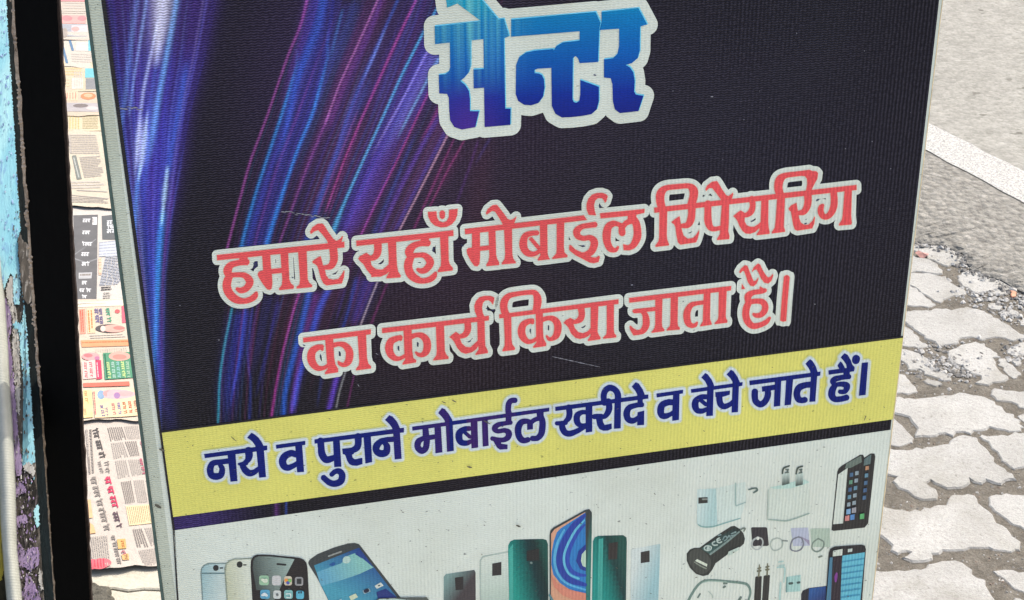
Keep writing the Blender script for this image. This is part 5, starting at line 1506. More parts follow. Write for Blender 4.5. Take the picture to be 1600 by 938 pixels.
# the rest of the footway beyond the frame and behind the board, same bond, its own wear
zig = [(0, 0), (0.055, 0.018), (0.11, 0.0), (0.165, -0.016), (0.225, 0.0), (0.213, 0.055), (0.235, 0.112), (0.17, 0.097), (0.11, 0.113), (0.055, 0.13), (0.0, 0.113), (0.014, 0.055)]
def inside_zone(x, y):
    v = Vector((x, y, 0)) - CAM
    z = v.dot(FW)
    if z <= 0.1: return False
    px, py = 800 + FPX * v.dot(RT) / z, 469 + FPX * v.dot(DN) / z
    return 1473 - 0.1173 * py - 8 < px < 1608 and -20 < py < 950
def pip(p, q):
    c = False
    for i in range(len(q)):
        (x0, y0), (x1, y1) = q[i - 1], q[i]
        if (y0 > p[1]) != (y1 > p[1]) and p[0] < (x1 - x0) * (p[1] - y0) / (y1 - y0) + x0: c = not c
    return c
cnt = 0
fillers = []
for j in range(-16, 12):
    for i in range(-8, 12):
        bx, by = 1.35 + i * 0.238 + (j % 2) * 0.11, 2.0 + j * 0.126
        c, s_ = math.cos(-0.28), math.sin(-0.28)
        w = [((x + bx - 1.35) * c - (y + by - 2.0) * s_ + 1.35, (x + bx - 1.35) * s_ + (y + by - 2.0) * c + 2.0) for x, y in zig]
        mx = sum(p[0] for p in w) / 12; my = sum(p[1] for p in w) / 12
        if mx < -0.02 or any(inside_zone(*p) for p in w): continue
        if max(spar(p) for p in w) > s_edge0 - 0.05 or my < 1.55 or mx > 3.2: continue
        if any(pip(p, q) for q in worlds for p in w + [(mx, my)]) or any(pip(p, w) for q in worlds for p in q[::3]): continue
        if cnt > 225: continue
        paver(w, rr.uniform(-0.003, 0.002), (rr.gauss(0, 0.01), rr.gauss(0, 0.01)), 0.002); cnt += 1; fillers.append(w)

rr2 = random.Random(77)
placed = []
for _ in range(6000):
    if cnt > 245: break
    bx, by = rr2.uniform(0.15, 1.6), rr2.uniform(1.6, 4.2)
    sc, an = rr2.uniform(0.35, 0.85), -0.28 + rr2.choice([0, 0, 3.14, 1.4]) + rr2.gauss(0, 0.15)
    c, s_ = math.cos(an) * sc, math.sin(an) * sc
    w = [((x - 0.11) * c - (y - 0.055) * s_ + bx, (x - 0.11) * s_ + (y - 0.055) * c + by) for x, y in zig]
    if any(inside_zone(*p) for p in w) or max(spar(p) for p in w) > s_edge0 - 0.03: continue
    if any(pip(p, q) for q in worlds + placed for p in w + [(bx, by)]) or any(pip(p, w) for q in worlds + placed for p in q[::2]): continue
    if any(pip(p, q) for q in fillers for p in w + [(bx, by)]) or any(pip(p, w) for q in fillers for p in q): continue
    placed.append(w); cnt += 1
    paver(w, rr2.uniform(-0.001, 0.001), (rr2.gauss(0, 0.008), rr2.gauss(0, 0.008)), 0.002)

# loose stones and crumbs in the joints
def crumbs(name, n, pick, mats, smin, smax, seed):
    r = random.Random(seed)
    vs, fs, mi = [], [], []
    base = [(-1, -0.6, 0), (0.2, -1, 0), (1, -0.2, 0), (0.6, 0.9, 0), (-0.7, 0.8, 0), (-0.35, -0.3, 0.8), (0.4, 0.25, 0.9)]
    tris = [(0, 1, 5), (1, 2, 6), (1, 6, 5), (2, 3, 6), (3, 4, 6), (4, 5, 6), (4, 0, 5)]
    for _ in range(n):
        p = pick(r)
        if p is None: continue
        x, y, z = p
        s = smin + (smax - smin) * r.random() ** 3
        a = r.uniform(0, 6.28); ca, sa = math.cos(a) * s, math.sin(a) * s
        b = len(vs)
        for u, v, h in base:
            u *= r.uniform(0.7, 1.2); v *= r.uniform(0.6, 1.1)
            vs.append((x + ca * u - sa * v, y + sa * u + ca * v, z + h * s * r.uniform(0.5, 0.9)))
        k = r.randrange(len(mats))
        for t in tris:
            fs.append(tuple(b + q for q in t)); mi.append(k)
    me = bpy.data.meshes.new(name)
    me.from_pydata(vs, [], fs)
    for m in mats: me.materials.append(m)
    me.polygons.foreach_set('material_index', mi)
    me.update()
    o = link(name, me); tag(o, kind='stuff')
    return o
m_c1 = simple_mat('crumb_pale', (0.40, 0.392, 0.365, 1), 0.9, 0.1, 0.25, 60)
m_c2 = simple_mat('crumb_grey', (0.22, 0.21, 0.19, 1), 0.9, 0.1, 0.25, 60)
m_c3 = simple_mat('crumb_brown', (0.20, 0.16, 0.125, 1), 0.9, 0.1, 0.25, 60)
m_c4 = simple_mat('crumb_brick', (0.50, 0.26, 0.17, 1), 0.9, 0.1, 0.25, 60)
def pick_joint(r):
    x, y = r.uniform(1345, 1615), r.uniform(395, 945)
    q = ground(x, y, -0.02)
    return (q.x, q.y, -0.0027)
crumbs('gravel', 4200, pick_joint, [m_c1, m_c2, m_c3, m_c3, m_c2], 0.0008, 0.0036, 3)
def pick_rubble(r):
    c = r.choice([(1470, 575, 26, 16), (1500, 590, 22, 12), (1530, 470, 34, 8), (1555, 480, 30, 10), (1510, 415, 22, 7), (1440, 575, 18, 16), (1590, 560, 14, 12), (1575, 500, 18, 12)])
    x, y = r.gauss(c[0], c[2]), r.gauss(c[1], c[3])
    if x < 1380 or x > 1640: return None
    q = ground(x, y, -0.018)
    return (q.x, q.y, r.uniform(-0.003, 0.0))
crumbs('rubble', 1000, pick_rubble, [m_c1, m_c1, m_c1, m_c2], 0.002, 0.0075, 8)
def pick_edge(r):
    i = r.randrange(len(mid) - 1)
    a = mid[i]
    return (a[0] - ln.x * abs(r.gauss(0, 0.014)), a[1] - ln.y * abs(r.gauss(0, 0.014)), -0.008 + r.random() * 0.012)
crumbs('asphalt_crumbs', 520, pick_edge, [m_c2, m_c2, m_c1], 0.002, 0.0075, 9)
def pick_road(r):
    x, y = r.uniform(1415, 1620), r.uniform(-20, 400)
    q = ground(x, y, 0.018)
    if spar((q.x, q.y)) < -wline - 0.02: 
        if spar((q.x, q.y)) < s_edge1 + 0.16: return None
        return (q.x, q.y, 0.0135)
    return (q.x, q.y, 0.0175)
crumbs('road_grit', 1500, pick_road, [m_c1, m_c2, m_c1], 0.0012, 0.0042, 10)

# a few pieces big enough to single out
def chip(name, label, cat, px, mat, z=-0.004, th=0.008, group=None):
    w = [g2(p, z) for p in px]
    me = stone_mesh(name, wobble(w, 0.006, 0.0012, rr), z + th, z - 0.004, 0.0015, (0.03, -0.02))
    o = link(name, me, None, mat); tag(o, label, cat, group)
    return o
chip('brick_chip', 'orange brick chip lying below the point of the broken paver by the asphalt edge', 'brick chip', tr(Q1, '972,440 1000,430 1030,455 1022,485 990,490'), m_c4)
chip('brick_chip', 'flat salmon brick chip in the gap under the round topped broken paver', 'brick chip', tr(Q1, '535,240 570,225 640,240 625,252 560,250'), m_c4, -0.012)
chip('brick_chip', 'tiny orange brick chip in the gravel joint above the large worn paver', 'brick chip', tr(Q1, '722,492 745,486 752,510 730,520'), m_c4, -0.014)
chip('stone_chip', 'pale sliver of stone lying at the right edge beside the orange chip', 'stone', tr(Q1, '1020,520 1036,512 1080,550 1068,556'), m_c1, -0.01)
m_leaf = simple_mat('dry_leaf', lin(200, 150, 138, 0.7), 0.8, 0.2, 0.35, 90)
lf = tr(Q1, '245,118 270,112 300,122 330,116 352,130 345,148 318,150 285,146 255,136')
vs = [(*g2(p, 0.006), 0.004 + 0.004 * math.sin(i * 1.7)) for i, p in enumerate(lf)]
c0 = (sum(v[0] for v in vs) / len(vs), sum(v[1] for v in vs) / len(vs), 0.009)
vs.append(c0)
o = mesh_obj('dry_leaf', vs, [(i, (i + 1) % len(lf), len(lf)) for i in range(len(lf))], m_leaf)
tag(o, 'small dark red dry leaf on the broken paver next to the sign', 'leaf')

# ------------------------------------------------------------------ pale floor with sheets of newspaper
FZ = 0.03
def floor_mat():
    N = NT('cream_floor', 0.85, 0.15)
    v = N.coord('Object')
    a = N.noise(v, 12, 5, 0.6); b = N.noise(v, 180, 3, 0.65)
    c = N.ramp(a, [(0.3, (0.42, 0.395, 0.32)), (0.7, (0.50, 0.475, 0.40))])
    c = N.mix(1.0, c, N.ramp(b, [(0.3, (0.86, 0.85, 0.83)), (0.6, (1.02, 1.02, 1))]), 'MULTIPLY')
    N.base(c); N.bump(b, 0.4, 0.002)
    return N.m
crack = [g2(p, FZ) for p in [(60, 916), (120, 919), (150, 920), (176, 919), (200, 923), (225, 920), (250, 921), (300, 919), (360, 921)]]
fl_far = [(-2.6, 7.5), (-0.42, 7.5), (-0.30, 2.6)]
me = stone_mesh('shop_floor', fl_far[::-1] and ([(-2.6, crack[0][1])] + [(x, y + 0.0006) for x, y in crack] + [(crack[-1][0] + 0.03, 7.5), (-2.6, 7.5)]), FZ, -0.03, 0.002)
o = link('shop_floor', me, None, floor_mat()); tag(o, kind='structure')
me = stone_mesh('floor_bounce_apron', [(-2.6, crack[0][1] - 0.0006)] + [(x, y - 0.0006) for x, y in crack] + [(crack[-1][0] + 0.02, 1.5), (1.9, 1.45), (1.9, -2.5), (-2.6, -2.5)], FZ - 0.002, -0.03, 0.002)  # floor below the crack, widened unseen before the sign to bounce light onto it
o = link('floor_bounce_apron', me, None, o.data.materials[0]); tag(o, kind='structure')

class Sheet:
    """a newspaper sheet: wavy paper, its print laid just above it"""
    def __init__(s, name, label, ya, yb, col, z0, seed, tear=0.0, lift=0.006, cut=None):
        s.z0, s.seed, s.lift = z0, seed, lift
        rnd = random.Random(seed)
        s.ph = [rnd.uniform(0, 6.28) for _ in range(4)]
        s.xl, s.xr = 20, 330
        nx, ny = 60, 40
        vs = []
        s.ya, s.yb = ya, yb
        s.near = g2(((s.xl + s.xr) / 2, yb), z0)[1]
        for j in range(ny + 1):
            for i in range(nx + 1):
                x = s.xl + (s.xr - s.xl) * i / nx
                e = (math.sin(x * 0.055 + s.ph[0]) * 2.2 + math.sin(x * 0.16 + s.ph[1]) * 1.0 + rnd.gauss(0, 0.25)) * tear
                y = ya + (yb + (cut(x) if cut else 0) + e - ya) * j / ny
                q = g2((x, y), z0)
                vs.append((q[0], q[1], s.z(*q)))
        fs = [(j * (nx + 1) + i, (j + 1) * (nx + 1) + i, (j + 1) * (nx + 1) + i + 1, j * (nx + 1) + i + 1) for j in range(ny) for i in range(nx)]
        N = NT('newsprint_' + name, 0.9, 0.1)
        v = N.coord('Object')
        a = N.noise(v, 14, 4, 0.6)
        col = tuple(k * w for k, w in zip(col, (0.86, 0.80, 0.72)))
        lo = tuple(k * 0.93 for k in col)
        N.base(N.ramp(a, [(0.3, lo), (0.7, col)]))
        N.bump(N.noise(v, 42, 4, 0.6, 1.0), 0.5, 0.006)
        s.o = mesh_obj('newspaper', vs, fs, N.m, None, True)
        tag(s.o, label, 'newspaper', 'newspapers laid on the floor')
        s.q = 0.0003
        for q, (xa, xb) in enumerate(((24, 52), (55, 84), (262, 290), (294, 324))):
            if yb - ya > 60:
                s.lines(quad(xa, ya + 12, xb, (ya + yb) / 2 - 4), 3.4, I_TXT, 'h', 0.5, seed * 9 + q)
                s.lines(quad(xa, (ya + yb) / 2 + 6, xb, yb - 12), 3.4, I_TXT, 'h', 0.5, seed * 9 + q + 5)
                s.script((xa, (ya + yb) / 2 - 2), (xb, (ya + yb) / 2 - 2), 6, I_DRK, seed * 9 + q)
            else: s.lines(quad(xa, ya + 8, xb, yb - 8), 3.4, I_TXT, 'h', 0.5, seed * 9 + q)
    def z(s, x, y):
        d = max(0.0, 1 - abs(y - s.near) / 0.06)
        return s.z0 + 0.0004 * (math.sin(x * 31 + s.ph[2]) + math.sin(y * 23 + s.ph[3])) + s.lift * d * d * (0.65 + 0.35 * math.sin(x * 24 + s.ph[0]))
    def quads(s, name, qs, mat, kind='stuff'):
        vs, fs = [], []
        for q in qs:
            b = len(vs)
            for p in q:
                w = g2(p, s.z0)
                vs.append((*w, s.z(*w) + s.q))
            fs.append(tuple(range(b, b + len(q))))
        o = mesh_obj(name, vs, fs, mat, s.o)
        if kind and len(qs) > 1: tag(o, kind=kind)
        s.q += 0.00003
        return o
    def patch(s, name, px, mat, nu=8, nv=8):
        """a printed block, four corners, subdivided to follow the paper"""
        a, b, c, d = px
        vs, fs = [], []
        for j in range(nv + 1):
            for i in range(nu + 1):
                u, v = i / nu, j / nv
                x = (a[0] * (1 - u) + b[0] * u) * (1 - v) + (d[0] * (1 - u) + c[0] * u) * v
                y = (a[1] * (1 - u) + b[1] * u) * (1 - v) + (d[1] * (1 - u) + c[1] * u) * v
                w = g2((x, y), s.z0)
                vs.append((*w, s.z(*w) + s.q))
        for j in range(nv):
            for i in range(nu):
                k = j * (nu + 1) + i
                fs.append((k, k + nu + 1, k + nu + 2, k + 1))
        o = mesh_obj(name, vs, fs, mat, s.o)
        s.q += 0.00003
        return o
    def oval(s, name, cx, cy, rx, ry, mat, rot=0.0):
        pts = []
        for k in range(18):
            a = k / 18 * 2 * math.pi
            u, v = rx * math.cos(a), ry * math.sin(a)
            pts.append((cx + u * math.cos(rot) - v * math.sin(rot), cy + u * math.sin(rot) + v * math.cos(rot)))
        return s.quads(name, [pts], mat)
    def lines(s, box, pitch, mat, along='v', wd=0.5, seed=0, gap=0.35, name='text_column'):
        """rows of small print inside a block; along 'v' when the page lies on its side"""
        r = random.Random(seed * 7 + 1)
        a, b, c, d = box
        qs = []
        def P(u, v): return ((a[0] * (1 - u) + b[0] * u) * (1 - v) + (d[0] * (1 - u) + c[0] * u) * v,
                             (a[1] * (1 - u) + b[1] * u) * (1 - v) + (d[1] * (1 - u) + c[1] * u) * v)
        W = math.hypot(b[0] - a[0], b[1] - a[1]); H = math.hypot(d[0] - a[0], d[1] - a[1])
        n = max(1, int((W if along == 'v' else H) / pitch))
        Lr = H if along == 'v' else W
        for i in range(n):
            t0, t1 = i / n, (i + wd) / n
            e = r.uniform(0.8, 1.0) if r.random() < 0.25 else 1.0
            x = 0.0
            while x < e:
                l = r.uniform(2.2, 6.5) / Lr
                x1 = min(e, x + l)
                q = [(t0, x), (t1, x), (t1, x1), (t0, x1)] if along == 'v' else [(x, t0), (x1, t0), (x1, t1), (x, t1)]
                qs.append([P(*k) for k in q])
                x = x1 + r.uniform(0.5, 1.2) * gap * 2 / Lr
        return s.quads(name, qs, mat)
    def script(s, p0, p1, size, mat, seed=0, name='printed_heading', wt=0.16):
        """a heading whose letters hang from a head line, running from p0 to p1"""
        r = random.Random(seed * 13 + 5)
        dx, dy = p1[0] - p0[0], p1[1] - p0[1]
        L = math.hypot(dx, dy); ux, uy = dx / L, dy / L
        vx, vy = -uy, ux
        def P(t, h): return (p0[0] + ux * t + vx * h, p0[1] + uy * t + vy * h)
        w = size * wt
        qs = []
        def seg(t0, h0, t1, h1, k=1.0):
            ex, ey = t1 - t0, h1 - h0
            l = math.hypot(ex, ey) + 1e-6
            nx, ny = -ey / l * w * k / 2, ex / l * w * k / 2
            qs.append([P(t0 + nx, h0 + ny), P(t1 + nx, h1 + ny), P(t1 - nx, h1 - ny), P(t0 - nx, h0 - ny)])
        t = 0.0
        while t < L - size * 0.5:
            n = r.randint(2, 4)
            t_end = min(L, t + n * size * 0.62)
            seg(t, 0, t_end, 0)
            x = t + size * 0.3
            while x < t_end:
                seg(x, 0, x, size * 0.8)
                k = r.random()
                if k < 0.35:
                    seg(x, size * 0.42, x - size * 0.26, size * 0.36); seg(x - size * 0.26, size * 0.36, x - size * 0.22, size * 0.7); seg(x - size * 0.22, size * 0.7, x, size * 0.62)
                elif k < 0.6:
                    seg(x - size * 0.28, size * 0.15, x - size * 0.22, size * 0.5); seg(x - size * 0.22, size * 0.5, x, size * 0.55)
                elif k < 0.8:
                    seg(x - size * 0.2, -size * 0.28, x, 0)
                else:
                    seg(x - size * 0.3, size * 0.3, x - size * 0.1, size * 0.45); seg(x - size * 0.1, size * 0.45, x - size * 0.28, size * 0.75)
                x += size * r.uniform(0.5, 0.68)
            t = t_end + size * 0.3
        return s.quads(name, qs, mat)
def quad(x0, y0, x1, y1, sl=0.0, sk=0.0):
    """block x0..x1, y0..y1; sl: fall of the top edge per px, sk: sideways drift per px down"""
    h = y1 - y0
    return [(x0, y0), (x1, y0 + (x1 - x0) * sl), (x1 + h * sk, y1 + (x1 - x0) * sl), (x0 + h * sk, y1)]
def ink(r, g_, b, k=0.62):
    return simple_mat('news_ink', lin(r, g_, b, k), 0.9, 0.1, 0.10, 50)
I_TXT = ink(186, 178, 168); I_DRK = ink(150, 142, 134); I_BLK = ink(100, 95, 92); I_RED = ink(206, 92, 106); I_ORG = ink(238, 168, 124)
I_GRN = ink(96, 156, 122); I_PNK = ink(240, 172, 164); I_YEL = ink(248, 222, 160); I_BLU = ink(110, 140, 168); I_PUR = ink(128, 118, 150); I_LIL = ink(196, 172, 196)
I_GRY = ink(118, 117, 116); I_WHT = ink(244, 242, 238); I_CRM = ink(250, 236, 206); I_CYN = ink(130, 200, 208); I_SKN = ink(232, 176, 160)
I_SOF = ink(206, 198, 186); I_RS = ink(230, 150, 150); I_LG = ink(176, 178, 182)

def sheets():
    # far ones first, each nearer one overlaps the one behind
    S = Sheet('a', 'farthest pinkish newspaper sheet with soft red picture strips at the top of the gap', -90, 64, (0.490, 0.455, 0.420), FZ + 0.0010, 1)
    S.patch('printed_picture', quad(88, -40, 140, 3), I_RS)
    S.lines(quad(98, 4, 132, 16), 4, I_SOF, 'h', 0.5, 1)
    S.patch('printed_picture', quad(96, 24, 134, 37), I_PNK)
    S.oval('printed_face', 105, 29, 8, 4.5, I_RS); S.oval('printed_face', 128, 29, 7, 4, I_RS)
    S.patch('printed_picture', quad(94, 38, 136, 58), I_LG); S.patch('printed_picture', quad(112, 40, 137, 56), ink(226, 206, 206))
    S.oval('printed_face', 101, 52, 5, 8, ink(176, 166, 156)); S.oval('printed_face', 118, 46, 6, 4, I_PNK)
    S.lines(quad(96, 17, 134, 23), 3, I_SOF, 'h', 0.4, 2)
    S = Sheet('b', 'pale newspaper sheet with slanting blue picture strips near the top of the gap', 50, 106, (0.504, 0.490, 0.462), FZ + 0.0020, 2, 0.5, 0.003)
    S.patch('printed_strip', [(95, 66), (98, 66), (107, 100), (103, 100)], I_BLU)
    S.patch('printed_strip', [(107, 63), (111, 63), (116, 80), (112, 80)], I_BLU)
    S.patch('printed_picture', quad(118, 66, 140, 80, 0.03), ink(216, 212, 204)); S.patch('printed_strip', quad(138, 62, 144, 80), I_CYN)
    S.lines(quad(112, 84, 143, 99, 0.03), 3.2, I_SOF, 'h', 0.5, 3)
    S.patch('printed_picture', [(93, 84), (97, 84), (102, 104), (95, 104)], ink(240, 206, 160))
    S = Sheet('c', 'cream newspaper sheet with a teal and grey picture beside the white board edge', 96, 144, (0.518, 0.476, 0.378), FZ + 0.0030, 3, 0.5, 0.003)
    S.patch('printed_picture', quad(133, 107, 149, 122), I_CYN); S.patch('printed_picture', quad(134, 123, 151, 141), ink(150, 150, 150))
    S.lines(quad(99, 106, 128, 120), 4.2, ink(226, 196, 150), 'h', 0.5, 4)
    S.patch('printed_picture', quad(112, 122, 130, 140), ink(226, 216, 200)); S.lines(quad(98, 124, 108, 138), 4, ink(238, 206, 170), 'h', 0.4, 5)
    S.lines(quad(116, 112, 130, 138), 3, I_SOF, 'v', 0.5, 21)
    S = Sheet('d', 'newspaper sheet with an orange oval picture above the cream advertisement', 138, 182, (0.504, 0.448, 0.378), FZ + 0.0040, 4, 0.5, 0.003)
    S.patch('printed_picture', quad(100, 144, 122, 158), ink(246, 206, 176)); S.oval('printed_face', 138, 151, 12, 5.5, ink(224, 150, 110)); S.oval('printed_face', 138, 150, 7, 3, ink(240, 186, 150))
    S.patch('printed_picture', quad(100, 161, 154, 175, 0.02), ink(190, 184, 182)); S.oval('printed_face', 126, 166, 12, 3, ink(140, 130, 126)); S.oval('printed_face', 144, 170, 9, 3, ink(226, 206, 200))
    S.lines(quad(100, 145, 122, 156), 4, ink(226, 150, 130), 'v', 0.3, 6)
    S = Sheet('e', 'cream yellow newspaper strip of two columns folded above the grey text sheet', 176, 206, (0.546, 0.504, 0.385), FZ + 0.0050, 5, 0.4, 0.004)
    S.lines(quad(104, 181, 126, 203), 4.4, ink(216, 196, 140), 'v', 0.5, 7); S.lines(quad(129, 181, 153, 203), 2.6, ink(190, 178, 140), 'h', 0.5, 8)
    S = Sheet('f', 'cream newspaper sheet with grey text columns and a slanted dark heading bar', 202, 326, (0.518, 0.490, 0.420), FZ + 0.0062, 6, 0.7, 0.005)
    S.lines([(108, 211), (150, 211), (156, 242), (110, 242)], 2.6, I_TXT, 'h', 0.5, 9)
    S.lines([(107, 212), (111, 212), (114, 240), (109, 240)], 2.2, I_TXT, 'v', 0.6, 30)
    S.patch('heading_bar', [(112.5, 244), (119, 243), (128, 280), (120, 281)], ink(136, 140, 132))
    S.lines([(114.5, 247), (117, 247), (125, 278), (122.5, 278)], 2.2, ink(190, 192, 184), 'v', 0.7, 10)
    S.lines([(124, 246), (156, 244), (163, 276), (132, 279)], 2.5, I_TXT, 'h', 0.55, 11)
    S.lines([(109, 284), (160, 283), (166, 296), (112, 297)], 4.4, I_SOF, 'h', 0.55, 12)
    S.quads('rule_line', [[(120, 297), (168, 300), (168, 301.4), (120, 298.4)], [(112, 305), (170, 311), (170, 312), (112, 306)]], I_TXT)
    S.lines([(111, 308), (168, 312), (170, 321), (112, 319)], 2.6, I_TXT, 'h', 0.5, 13)
    S = Sheet('g', 'grey and white newspaper with a tall dark panel in the middle of the gap', 318, 478, (0.518, 0.518, 0.511), FZ + 0.0040, 7, 0.3, 0.005)
    S.patch('advert_panel', [(114.5, 337), (153, 336), (151, 471), (120, 472)], I_GRY, 4, 30)
    S.patch('advert_panel', [(159, 338), (176, 336), (184, 375), (160, 375)], ink(112, 114, 114))
    S.quads('panel_crease', [[(116, 398), (128, 390), (150, 374), (150, 375.5), (129, 392), (116, 400)], [(116, 404), (135, 410), (152, 404), (152, 406), (135, 412), (116, 406)]], ink(150, 150, 150))
    for i, (cx, cy, w_) in enumerate(((134, 346, 9), (135, 365, 12), (135, 383, 13), (133, 399, 11), (133, 414, 10), (132, 443, 8), (133, 455, 17), (132, 466, 8))):
        S.script((cx - w_ / 2, cy - 3), (cx + w_ / 2 + 3, cy - 3), 6.5, ink(226, 226, 224), 40 + i, 'panel_lettering', 0.22)
    S.patch('panel_badge', quad(144.5, 340, 151.5, 352), I_WHT); S.script((147, 342), (147, 351), 3.6, I_DRK, 60)
    S.patch('panel_badge', [(123, 427), (144, 426), (143, 435.5), (123, 436.5)], ink(196, 196, 194)); S.lines([(125, 429), (142, 428), (141.5, 434), (125, 434.5)], 3, I_DRK, 'h', 0.5, 61)
    for i in range(3): S.script((167, 346 + i * 7), (180, 345 + i * 7), 7, ink(226, 228, 228), 62 + i, 'panel_lettering', 0.2)
    S.patch('printed_picture', [(155, 380), (180, 377), (186, 400), (155, 402)], ink(206, 210, 216))
    S.lines([(155, 380), (180, 377), (186, 400), (155, 402)], 4.2, ink(172, 176, 184), 'h', 0.35, 65)
    S.lines([(154, 404), (163, 403), (163, 430), (154, 430)], 5, ink(240, 206, 176), 'v', 0.5, 14)
    S.lines([(165, 402), (186, 400), (190, 445), (155, 448)], 2.4, ink(196, 200, 208), 'h', 0.5, 15)
    S.lines([(158, 449), (175, 448), (174, 455), (158, 456)], 3.2, I_BLK, 'h', 0.5, 66)
    S.lines([(162, 458), (173, 457), (172, 469), (161, 470)], 3.4, I_TXT, 'h', 0.6, 67)
    S = Sheet('h', 'sheet crowded with red orange and green advertisements and small faces', 468, 658, (0.546, 0.497, 0.434), FZ + 0.0072, 8, 0.9, 0.006)
    S.patch('printed_band', [(121, 474), (192, 469), (193, 478), (122, 481)], I_CRM)
    S.patch('advert_block', [(123.5, 484), (133, 483), (134.5, 522), (125, 523)], ink(238, 164, 140)); S.lines([(125, 486), (131, 485), (132.5, 519), (127, 520)], 3, ink(214, 96, 80), 'v', 0.5, 16)
    S.patch('advert_block', [(135, 483), (147, 482), (149, 521), (137, 522)], ink(248, 206, 170)); S.lines([(137, 486), (146, 485), (147.5, 519), (139, 520)], 3.4, ink(236, 140, 90), 'v', 0.5, 17)
    S.script((152.5, 483), (155, 506), 6.5, I_PUR, 70, wt=0.22); S.script((158.5, 483), (161, 506), 5.5, I_PUR, 71, wt=0.2)
    S.script((170, 482), (173, 504), 6.5, ink(96, 160, 130), 72, wt=0.22)
    S.patch('advert_block', [(190, 479), (196, 478), (198, 504), (191, 505)], ink(232, 116, 130)); S.oval('printed_flower', 183.5, 487, 4, 3, ink(226, 110, 110))
    S.oval('printed_face', 172, 514, 23, 6.8, I_BLK); S.oval('printed_face', 178, 514, 18, 6, ink(244, 180, 164)); S.oval('printed_face', 161, 514.5, 4, 4.5, ink(246, 214, 200)); S.oval('printed_face', 186, 513, 9, 3, ink(226, 140, 130))
    S.lines([(140, 525), (196, 522), (197, 529), (142, 532)], 3.4, I_SOF, 'h', 0.35, 18)
    S.patch('printed_band', [(126.5, 533), (200, 531), (202, 541), (128, 544)], I_ORG); S.lines([(128, 536), (200, 533), (201, 539), (129, 541)], 3.4, ink(240, 130, 90), 'h', 0.35, 19)
    S.lines([(150, 546), (200, 543), (201, 549), (150, 552)], 3.4, I_SOF, 'v', 0.25, 20)
    S.oval('printed_face', 142, 558.5, 14, 6.2, ink(244, 170, 166)); S.oval('printed_face', 138, 557, 7, 3, ink(226, 130, 130)); S.oval('printed_face', 152, 561, 4, 3, ink(196, 130, 160))
    S.patch('advert_block', [(128, 566), (149, 564), (151, 592), (130, 594)], ink(246, 206, 196)); S.script((135, 568), (136.5, 592), 4.6, ink(190, 80, 90), 74); S.script((143, 567), (145, 590), 4.6, ink(206, 70, 90), 75)
    S.patch('advert_block', [(149, 565), (158, 564), (160, 592.5), (151, 594)], ink(222, 84, 110)); S.lines([(151, 568), (156, 567), (158, 590), (153, 591)], 3, ink(246, 200, 200), 'v', 0.3, 22)
    S.patch('advert_panel', [(161, 553), (204, 551), (209, 591), (164, 594)], I_GRN); S.oval('printed_face', 187, 558, 17, 7, ink(240, 176, 160)); S.oval('printed_face', 187, 559, 11, 4, ink(236, 150, 136))
    for i in range(5): S.script((170 + i * 7.6, 567 - i * 0.3), (173 + i * 7.6, 592 - i * 0.3), 5.2, (ink(206, 220, 150), ink(176, 206, 190), ink(150, 196, 190), ink(210, 226, 150), ink(170, 200, 170))[i], 80 + i, wt=0.2)
    S.lines([(163, 555), (167, 554), (171, 592), (167, 593)], 2.4, ink(60, 110, 86), 'v', 0.5, 23)
    S.patch('printed_band', [(130, 600), (202, 597), (203, 603.5), (131, 606)], ink(240, 128, 108))
    S.patch('advert_block', [(130, 611), (143, 610), (146, 655), (131, 657)], ink(252, 224, 160)); S.script((135, 612), (138, 632), 5, ink(230, 130, 90), 90); S.script((134, 640), (136, 654), 4.4, ink(230, 150, 120), 91)
    S.patch('advert_block', [(145, 612), (212, 607), (216, 652), (149, 656)], ink(250, 222, 178)); S.oval('printed_face', 182, 617, 30, 7.5, ink(236, 190, 190)); S.oval('printed_face', 158, 618, 6, 7, ink(150, 176, 200)); S.oval('printed_face', 170, 616, 9, 5, ink(240, 170, 164)); S.oval('printed_face', 196, 616, 12, 4.5, ink(240, 180, 176)); S.oval('printed_face', 183, 619, 5, 5, ink(176, 140, 180))
    S.lines([(146, 613), (150, 612.6), (153, 650), (149, 651)], 2.2, ink(226, 130, 130), 'v', 0.5, 24)
    S.script((160, 634), (164, 653), 5.4, I_PUR, 92, wt=0.22); S.script((167, 638), (169, 653), 5, I_PUR, 93)
    for i in range(5): S.script((178 + i * 8.6, 631 - i), (181 + i * 8.6, 650 - i), 5, (ink(196, 130, 130), ink(150, 140, 176), ink(190, 120, 90), ink(206, 110, 90), ink(190, 130, 110))[i], 94 + i, wt=0.2)
    def wav(x): return -4.0 * max(0.0, 1 - abs(x - 213) / 26.0) - 0.06 * (x - 180) + 2.0 * max(0, 1 - abs(x - 165) / 20)
    S = Sheet('i', 'white newspaper sheet with grey columns and red headings nearest to the viewer', 645, 892, (0.504, 0.483, 0.462), FZ + 0.0040, 9, 0.5, 0.006, wav)
    G = (120, 650, 3.26)
    def c4(t): return [(G[0] + a / G[2], G[1] + b / G[2]) for a, b in nums(t)]
    cols = ['155,60 235,55 258,120 172,130', '240,55 316,50 325,118 262,122', '175,140 240,135 268,210 190,222', '246,134 308,130 322,205 274,210',
            '195,232 255,226 275,310 212,322', '262,226 340,224 352,300 284,310', '225,340 280,332 300,440 250,452', '290,332 345,328 366,440 312,446',
            '252,465 375,455 385,545 268,560', '285,580 335,575 372,670 308,672', '345,572 395,568 402,660 380,664', '315,690 405,672 408,770 345,775']
    for i, t in enumerate(cols): S.lines(c4(t), 2.75, I_TXT if i % 3 else I_DRK, 'v', 0.5, 100 + i)
